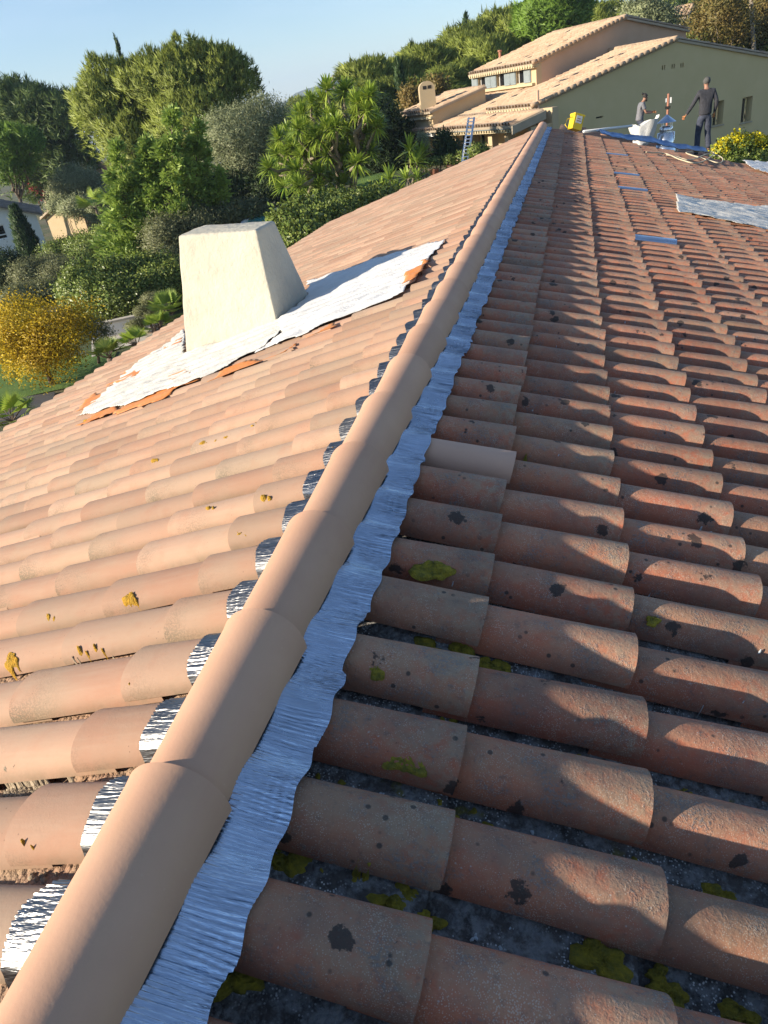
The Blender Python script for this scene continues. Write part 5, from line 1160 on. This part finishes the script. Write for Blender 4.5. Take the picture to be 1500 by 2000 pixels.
def person(name, label, foot, face, pose, M1, M2, hairm, skinm, bun=False, beard=False):
    """pose: joints in local metres, x = person's right, y = facing direction, z up"""
    t = thing(name, label, 'person', tuple(foot)); t.rotation_euler = (0, 0, face)
    P = {k: V3(*v) for k, v in pose.items()}
    names = ['pelvis', 'spine', 'chest', 'neck0', 'neck1']; 
    # whole body, one surface
    vs = [P['pelvis'], P['spine'], P['chest'], P['neck0'], P['neck1'], P['headb'], P['headm'], P['headt']]; rs = [(.12, .085), (.105, .075), (.13, .085), .07, .055, .066, (.076, .092), (.062, .075)]
    ed = [(0, 1), (1, 2), (2, 3), (3, 4), (4, 5), (5, 6), (6, 7)]
    def chain(start, pts, rr):
        i = start
        for p_, r in zip(pts, rr): vs.append(V3(*p_)); rs.append(r); ed.append((i, len(vs)-1)); i = len(vs)-1
        return i
    ends = {}
    for s_ in 'LR':
        ends[s_] = chain(2, [P['sh'+s_], P['el'+s_]*.5+P['sh'+s_]*.5, P['el'+s_], P['el'+s_]*.4+P['wr'+s_]*.6, P['wr'+s_]], [.05, .045, .038, .034, .024])
        chain(0, [P['hip'+s_], P['hip'+s_]*.5+P['kn'+s_]*.5, P['kn'+s_], P['kn'+s_]*.6+P['an'+s_]*.4, P['an'+s_]], [.06, .06, .05, .045, .036])
    body = skin('body', vs, ed, rs, skinm, t)
    # clothes as slightly larger surfaces
    def grow(idx, k): return [tuple(q*k for q in rs[i]) if isinstance(rs[i], tuple) else rs[i]*k for i in idx]
    vs2 = [P['pelvis']+V3(0, 0, -.07), P['pelvis']+V3(0, 0, .02), P['spine'], P['chest'], P['neck0']]; rs2 = [(.19, .155), (.185, .145), (.175, .132), (.21, .145), .085]; e2 = [(0, 1), (1, 2), (2, 3), (3, 4)]
    def ch2(start, pts, rr):
        i = start
        for p_, r in zip(pts, rr): vs2.append(p_); rs2.append(r); e2.append((i, len(vs2)-1)); i = len(vs2)-1
    for s_ in 'LR':
        if M1 == 'tshirt': ch2(3, [P['sh'+s_], P['sh'+s_]*.35+P['el'+s_]*.65], [.078, .075])
        else: ch2(3, [P['sh'+s_], P['sh'+s_]*.5+P['el'+s_]*.5, P['el'+s_], P['el'+s_]*.4+P['wr'+s_]*.6, P['wr'+s_]*.93+P['el'+s_]*.07], [.077, .066, .056, .052, .040])
    skin('shirt', vs2, e2, rs2, MAT[M1], t)
    vs3 = [P['pelvis']+V3(0, 0, .06), P['pelvis']]; rs3 = [(.150, .115), (.172, .135)]; e3 = [(0, 1)]
    for s_ in 'LR':
        i = 1
        for p_, r in zip([P['hip'+s_], P['hip'+s_]*.5+P['kn'+s_]*.5, P['kn'+s_], P['kn'+s_]*.5+P['an'+s_]*.5, P['an'+s_]+V3(0, 0, .03)], [.115, .104, .085, .082, .078]): vs3.append(p_); rs3.append(r); e3.append((i, len(vs3)-1)); i = len(vs3)-1
    skin('trousers', vs3, e3, rs3, MAT[M2], t)
    for s_ in 'LR':
        a = P['an'+s_]; skin('shoe', [a+V3(0, -.06, -.04), a+V3(0, .05, -.05), a+V3(0, .17, -.06)], [(0, 1), (1, 2)], [.045, .048, .035], MAT['shoe'], t)
        w = P['wr'+s_]; e_ = P['el'+s_]; d = unit(w-e_); sd = unit(np.cross(d, P.get('palm'+s_, V3(0, 1, 0)))); nn = np.cross(sd, d)
        hv = [w, w+d*.05, w+d*.09]; hr = [.024, (.036, .018), (.036, .017)]; he = [(0, 1), (1, 2)]
        skin('palm', hv, he, hr, MAT['skin2'], t)
        for k_, (o_, l_) in enumerate(((-.030, .065), (-.010, .078), (.010, .074), (.028, .058))):
            b_ = w+d*.085+sd*o_; skin('finger', [b_, b_+d*l_*.5+nn*.006, b_+d*l_*.8+nn*.028], [(0, 1), (1, 2)], [.0095, .009, .0075], MAT['skin2'], t, 1)
        b_ = w+d*.03-sd*.03; skin('thumb', [b_, b_+d*.03-sd*.02, b_+d*.06-sd*.026+nn*.012], [(0, 1), (1, 2)], [.012, .011, .009], MAT['skin2'], t, 1)
    # hair, face
    hm, ht, hb = P['headm'], P['headt'], P['headb']; f = unit(P.get('look', V3(0, 1, 0))); up_ = unit(ht-hb); rt_ = np.cross(f, up_)
    hh = [hm-f*.012+up_*.005, ht-f*.010+up_*.004, hm-f*.03-up_*.04]; skin('hair', [hh[0], hh[1]], [(0, 1)], [(.082, .094), (.068, .080)], hairm, t) if False else None
    V = []; Fq = []; nu, nv = 16, 9
    for j in range(nv+1):
        a = j/nv*2.15
        for i in range(nu):
            w = 6.283*i/nu; dd = up_*math.cos(a)+(f*math.cos(w)+rt_*math.sin(w))*math.sin(a); fr = max(0, math.cos(w)) if a > .9 else 0
            aa = min(a, .95+.9*(1-fr)) if fr > .3 else a; dd = up_*math.cos(aa)+(f*math.cos(w)+rt_*math.sin(w))*math.sin(aa)
            V.append(hm+up_*.022+dd*np.array(.104 if bun else .100)*(1+.03*math.sin(5*w+3*a)))
    for j in range(nv):
        for i in range(nu): Fq.append((j*nu+i, j*nu+(i+1) % nu, (j+1)*nu+(i+1) % nu, (j+1)*nu+i))
    mk('hair', V, Fq, hairm, t, True, world=False)
    if bun:
        skin('hair_bun', [hm-f*.085+up_*.07, hm-f*.125+up_*.085, hm-f*.145+up_*.075], [(0, 1), (1, 2)], [.035, .045, .032], hairm, t)
    if beard: skin('beard', [hb+f*.035+up_*.015, hb+f*.075-up_*.015, hb+f*.06-up_*.05], [(0, 1), (1, 2)], [(.06, .05), (.048, .035), .025], hairm, t)
    skin('nose', [hm+f*.078+up_*.0, hm+f*.100-up_*.022, hm+f*.088-up_*.032], [(0, 1), (1, 2)], [.010, .014, .012], skinm, t, 1)
    for s_ in (-1, 1):
        c = hm+rt_*.080*s_-f*.005-up_*.01; skin('ear', [c, c+up_*.022-f*.008, c-up_*.02], [(0, 1), (0, 2)], [.013, .012, .010], skinm, t, 1)
        c = hm+rt_*.030*s_+f*.082+up_*.008; mk('eye', [c+f*.004+rt_*a_*.012+up_*b_*.007 for a_, b_ in ((-1, 0), (0, -1), (1, 0), (0, 1))]+[c-f*.02], [(0, 1, 2, 3), (1, 0, 4), (2, 1, 4), (3, 2, 4), (0, 3, 4)], MAT['dark'], t, world=False)
    c = hm+f*.080-up_*.052; mk('mouth', [c+rt_*-.022, c+rt_*.022, c+rt_*.018-up_*.009, c-rt_*.018-up_*.009, c-f*.03], [(0, 1, 2, 3), (1, 0, 4), (2, 1, 4), (3, 2, 4), (0, 3, 4)], MAT['skin2'], t, world=False)
    return t
# standing man: seen from behind, looking left
F1 = at(1371, 306, 22.); F1[2] = lowz(F1[0], F1[1])+.1
hgt1 = (at(1370, 151, 22.)[2]-F1[2])
k = hgt1/1.80
st = dict(pelvis=(0, 0, .98), spine=(0, .0, 1.16), chest=(.0, .02, 1.40), neck0=(0, .02, 1.52), neck1=(0, .03, 1.57), headb=(0, .05, 1.59), headm=(0, .055, 1.67), headt=(0, .045, 1.745),
          shR=(.19, .0, 1.46), elR=(.27, -.07, 1.20), wrR=(.26, .03, .96), shL=(-.19, .0, 1.46), elL=(-.32, .06, 1.22), wrL=(-.45, .22, .98),
          hipL=(-.095, 0, .93), knL=(-.14, .06, .52), anL=(-.16, .0, .10), hipR=(.095, 0, .93), knR=(.11, .02, .52), anR=(.14, -.08, .10), look=(-.35, .93, -.15))
m1 = person('person', 'man in dark jersey and navy work trousers standing with his back turned, arm held out', F1, R_(10), st, 'sweater', 'trousers', MAT['hair_short'], MAT['skin'])
m1.scale = (k*.93, k*.93, k)
# man working, grey t-shirt, turned right, bending over the flue
F2 = at(1247, 290, 21.8); F2[2] = lowz(F2[0], F2[1])+.1
h2 = (at(1258, 184, 21.8)[2]-F2[2])
wk = dict(pelvis=(0, 0, .80), spine=(0, .02, .99), chest=(.0, .06, 1.22), neck0=(0, .10, 1.34), neck1=(0, .13, 1.39), headb=(0, .17, 1.42), headm=(0, .19, 1.50), headt=(0, .175, 1.57),
          shR=(.19, .06, 1.28), elR=(.24, .16, 1.00), wrR=(.16, .42, .97), shL=(-.19, .06, 1.28), elL=(-.22, .20, 1.02), wrL=(-.10, .45, 1.0),
          hipL=(-.095, 0, .76), knL=(-.13, .25, .45), anL=(-.13, .0, .10), hipR=(.095, 0, .76), knR=(.13, .22, .45), anR=(.13, -.02, .10), look=(0, .93, -.36))
k2 = h2/1.60
m2 = person('person', 'man in grey t-shirt with dark hair bun and beard bending over the flue pipe', F2, R_(-78), wk, 'tshirt', 'trousers', MAT['hair'], MAT['skin'], bun=True, beard=True)
m2.scale = (k2, k2, k2)
# flue pipe with conical cap
def flue():
    B = at(1298, 285, 21.6); T = at(1302, 237, 21.6); zg = lowz(B[0], B[1]); c = V3(T[0], T[1], 0); t = thing('flue_pipe', 'stainless flue pipe with conical rain cap between the two men', 'flue', (T[0], T[1], zg)); r = 9/ppm(T)*1.35
    z0 = at(1302, 283, 21.6)[2]; z1 = at(1302, 250, 21.6)[2]; zc_ = T[2]
    MB().tube([c+Zv*(zg-.05), c+Zv*(z1-.10)], r*1.35, 20).build('pipe', MAT['steel'], t, True)
    MB().tube([c+Zv*(z1-.12), c+Zv*(z1+.02), c+Zv*(z1+.05)], [r*1.0, r*1.0, r*.7], 20).build('inner_pipe', MAT['steel'], t, True)
    for i in range(4): a = i*1.57+.5; MB().box(c+V3(math.cos(a), math.sin(a), 0)*r*.95+Zv*(z1-.02), (.03, 0, 0), (0, .01, 0), (0, 0, zc_-z1+.02)).build('bracket', MAT['steel'], t)
    mb = MB(); N = 24; R2 = 17/ppm(T)*1.0; V = [c+Zv*(zc_+.16)]+[c+V3(math.cos(6.283*i/N), math.sin(6.283*i/N), 0)*R2*1.05+Zv*(zc_-.02) for i in range(N)]+[c+Zv*(zc_+.02)]
    mb.add(V, [(0, 1+i, 1+(i+1) % N) for i in range(N)]+[(N+1, 1+(i+1) % N, 1+i) for i in range(N)]); mb.build('rain_cap', MAT['bluemetal'], t)
    mb = MB(); mb.tube([c+Zv*(zg-.1), c+Zv*(zg+.12), c+Zv*(zg+.2)], [r*2.2, r*1.6, r*1.38], 20); mb.build('flashing_collar', MAT['bluemetal'], t, True)
flue()
def postpole():
    a, b = at(1300, 300, 22.8), at(1304, 183, 22.8); a[2] = lowz(a[0], a[1]); t = thing('vent_post', 'thin orange brown upright post with pale clips behind the flue cap', 'post', tuple(a)); b[:2] = a[:2]
    MB().tube([a, b], .030, 8).build('post', MAT['nroof3'], t, True); c = at(1304, 195, 22.8); MB().box(V3(a[0]-.065, a[1]-.02, c[2]-.05), (.025, 0, 0), (0, .03, 0), (0, 0, .09)).box(V3(a[0]+.04, a[1]-.02, c[2]-.08), (.04, 0, 0), (0, .03, 0), (0, 0, .13)).build('clip', MAT['white'], t)
    c = at(1303, 210, 22.8); MB().box(V3(a[0]-.07, a[1]-.05, c[2]-.03), (.13, 0, 0), (0, .1, 0), (0, 0, .06)).build('clamp', MAT['dark'], t)
postpole()
# white sack held by the bending man
def sack():
    rg = np.random.default_rng(2); c = at(1254, 264, 21.3); k_ = 1/ppm(c); t = None; V = []; Fq = []; nu, nv = 22, 14
    for j in range(nv+1):
        v = j/nv
        for i in range(nu):
            w = 6.283*i/nu; r = (14+9*v+3*math.sin(3*w+v*4)+2*math.sin(7*w+2))*k_*(.35 if j == 0 else 1); V.append(c+V3(math.cos(w)*r+.10*v*v*max(0, math.cos(w)), math.sin(w)*r*.6, (v-.5)*38*k_+.03*math.sin(5*w+1)+.14*v*v*max(0, math.cos(w))))
    for j in range(nv):
        for i in range(nu): Fq.append((j*nu+i, j*nu+(i+1) % nu, (j+1)*nu+(i+1) % nu, (j+1)*nu+i))
    Fq.append(tuple(range(nu)))
    o = mk('sack', V, Fq, MAT['sheet'], None, True); tag(o, 'white open sack held low by the man in the grey t-shirt', 'sack')
sack()
# sky-tinted sheet metal lying across the far edge
def bluesheet():
    a, b = at(1172, 262, 16.75), at(1378, 304, 17.0); V = []; Fq = []; n, mm = 60, 9; L = b-a; wd = V3(-.1, .55, .0); rg = np.random.default_rng(3)
    for i in range(n+1):
        u = i/n
        for j in range(mm+1):
            v = j/mm; P = a+L*u+wd*(v-.35)*(.9-.35*u); P[2] = max(-TR*P[0]+.03, 0 if False else -9)+.02+.035*(1-abs(2*v-1))+.008*math.sin(u*40+v*3)+.012*math.sin(u*13+2)+.004*rg.normal()+(.02 if j == 4 else 0)+.05*math.sin(u*3.1)**2*v
            V.append(P)
    for i in range(n):
        for j in range(mm): q_ = i*(mm+1)+j; Fq.append((q_, q_+mm+1, q_+mm+2, q_+1))
    o = mk('metal_sheet', V, Fq, MAT['sky_tinted_metal'], None, True); sd = o.modifiers.new('s', 'SOLIDIFY'); sd.thickness = .02; tag(o, 'long crumpled metal sheet tinted with blue sky reflection lying along the far edge of the shaded slope', 'sheet')
MAT['sky_tinted_metal'] = metal_mat('sky_tinted_foil_sheet', (.24, .36, .56), .35, .5, (20, 20, 20))  # blue of the reflected sky put into the aluminium colour
bluesheet()
def longpole():
    a, b = at(1140, 257, 17.6), at(1234, 246, 19.5); o = MB().tube([a, b], .028, 8).build('pole', MAT['white'], None, True); tag(o, 'long pale pole lying between the yellow bucket and the bending man', 'pole')
longpole()
# yellow crate on the ridge end
def crate():
    c = at(1121, 261, 16.2); zr0 = -TR*c[0]; M = Matrix.Translation((c[0], c[1], zr0+.02)) @ Matrix.Rotation(.5, 4, 'Z') @ Matrix.Rotation(.36, 4, 'Y') @ Matrix.Rotation(-.12, 4, 'X')
    t = thing('yellow_bucket', 'square yellow plastic tub tipped on its side at the far end of the ridge', 'tub', (c[0], c[1], zr0))
    f = lambda *p_: np.array(M @ Vector(p_))
    w, h, d_, th = .10, .30, .09, .011; mb = MB()
    def bx(x0, y0, z0, x1, y1, z1, k=1.): mb.hexa([f(x0*k, y0*k, z0), f(x1*k, y0*k, z0), f(x1*k, y1*k, z0), f(x0*k, y1*k, z0), f(x0, y0, z1), f(x1, y0, z1), f(x1, y1, z1), f(x0, y1, z1)])
    yl = M_('yellow_plastic', (.72, .50, .01), .4)
    def ring_(s0, s1, z0, z1):
        for (x0, y0, x1, y1) in ((-w, -d_, w, -d_+th), (-w, d_-th, w, d_), (-w, -d_+th, -w+th, d_-th), (w-th, -d_+th, w, d_-th)): bx(x0*s0, y0*s0, z0, x1*s0, y1*s0, z1)
    ring_(1, 1, .05, h); bx(-w, -d_, .03, w, d_, .05); mb.build('tub', yl, t)
    mb = MB(); ring_(1.10, 1.1, h-.03, h+.005); mb.build('rim', yl, t)
    mb = MB(); bx(-w*.62, -d_-.004, .14, w*.62, -d_-.001, .27); mb.build('label_sticker', MAT['white'], t)
    mb = MB(); bx(-w*.45, -d_-.006, .17, w*.45, -d_-.0045, .185); bx(-w*.45, -d_-.006, .21, w*.3, -d_-.0045, .225); mb.build('label_print', MAT['nroof3'], t)
    mb = MB(); mb.tube([f(-w-.005, 0, h-.06), f(-w-.09, .02, h-.12), f(-w-.11, .03, h-.22), f(-w-.03, .0, h-.28)], .008, 6); mb.build('handle', yl, t, True)
crate()
# yellow flowering bush at the right
t_l = [pxlobe(1440, 292, 34, 20, 19), pxlobe(1480, 300, 34, 22, 19.2), pxlobe(1415, 300, 22, 16, 18.8), pxlobe(1520, 295, 34, 26, 19.5), pxlobe(1450, 315, 44, 14, 18.8)]
L = np.array(t_l); bp = L[:, :3].mean(0); t = thing('flowering_bush', 'yellow flowering bush at the far right corner of the roof', 'bush', (bp[0], bp[1], -4.4))
V, Fq = foliage(t_l, 1500, 10, .055, .06, seed=121, wid=.6); mk('foliage', V, Fq, MAT['hedge'], t)
fl_ = [(l[0], l[1], l[2]+l[5]*.35, l[3]*1.0, l[4], l[5]*.95) for l in t_l[:4]]
V, Fq = foliage(fl_, 330, 14, .045, .035, seed=122, wid=1., low=.1, inner=.05); mk('flowers', V, Fq, MAT['flower'], t)
mb = MB()
for i, l in enumerate(t_l): limb(mb, (l[0], l[1], -4.4), l[:3], .04, .015, i, n=3)
mb.build('stem', MAT['bark'], t, True)

# ------------------------------------------------------------------ haze
hz = MB().box((-2900, -1200, -40), (5800, 0, 0), (0, 5200, 0), (0, 0, 190)).build('haze', bpy.data.materials.new('haze_air'), None)
hz['kind'] = 'stuff'; hz['label'] = 'thin blue air haze over the whole valley'
hm_ = hz.data.materials[0]; hm_.use_nodes = True; n_ = hm_.node_tree; n_.nodes.remove(n_.nodes['Principled BSDF']); pv = n_.nodes.new('ShaderNodeVolumePrincipled')
pv.inputs['Color'].default_value = (.62, .78, 1., 1); pv.inputs['Density'].default_value = .00028; n_.links.new(pv.outputs[0], n_.nodes['Material Output'].inputs['Volume'])
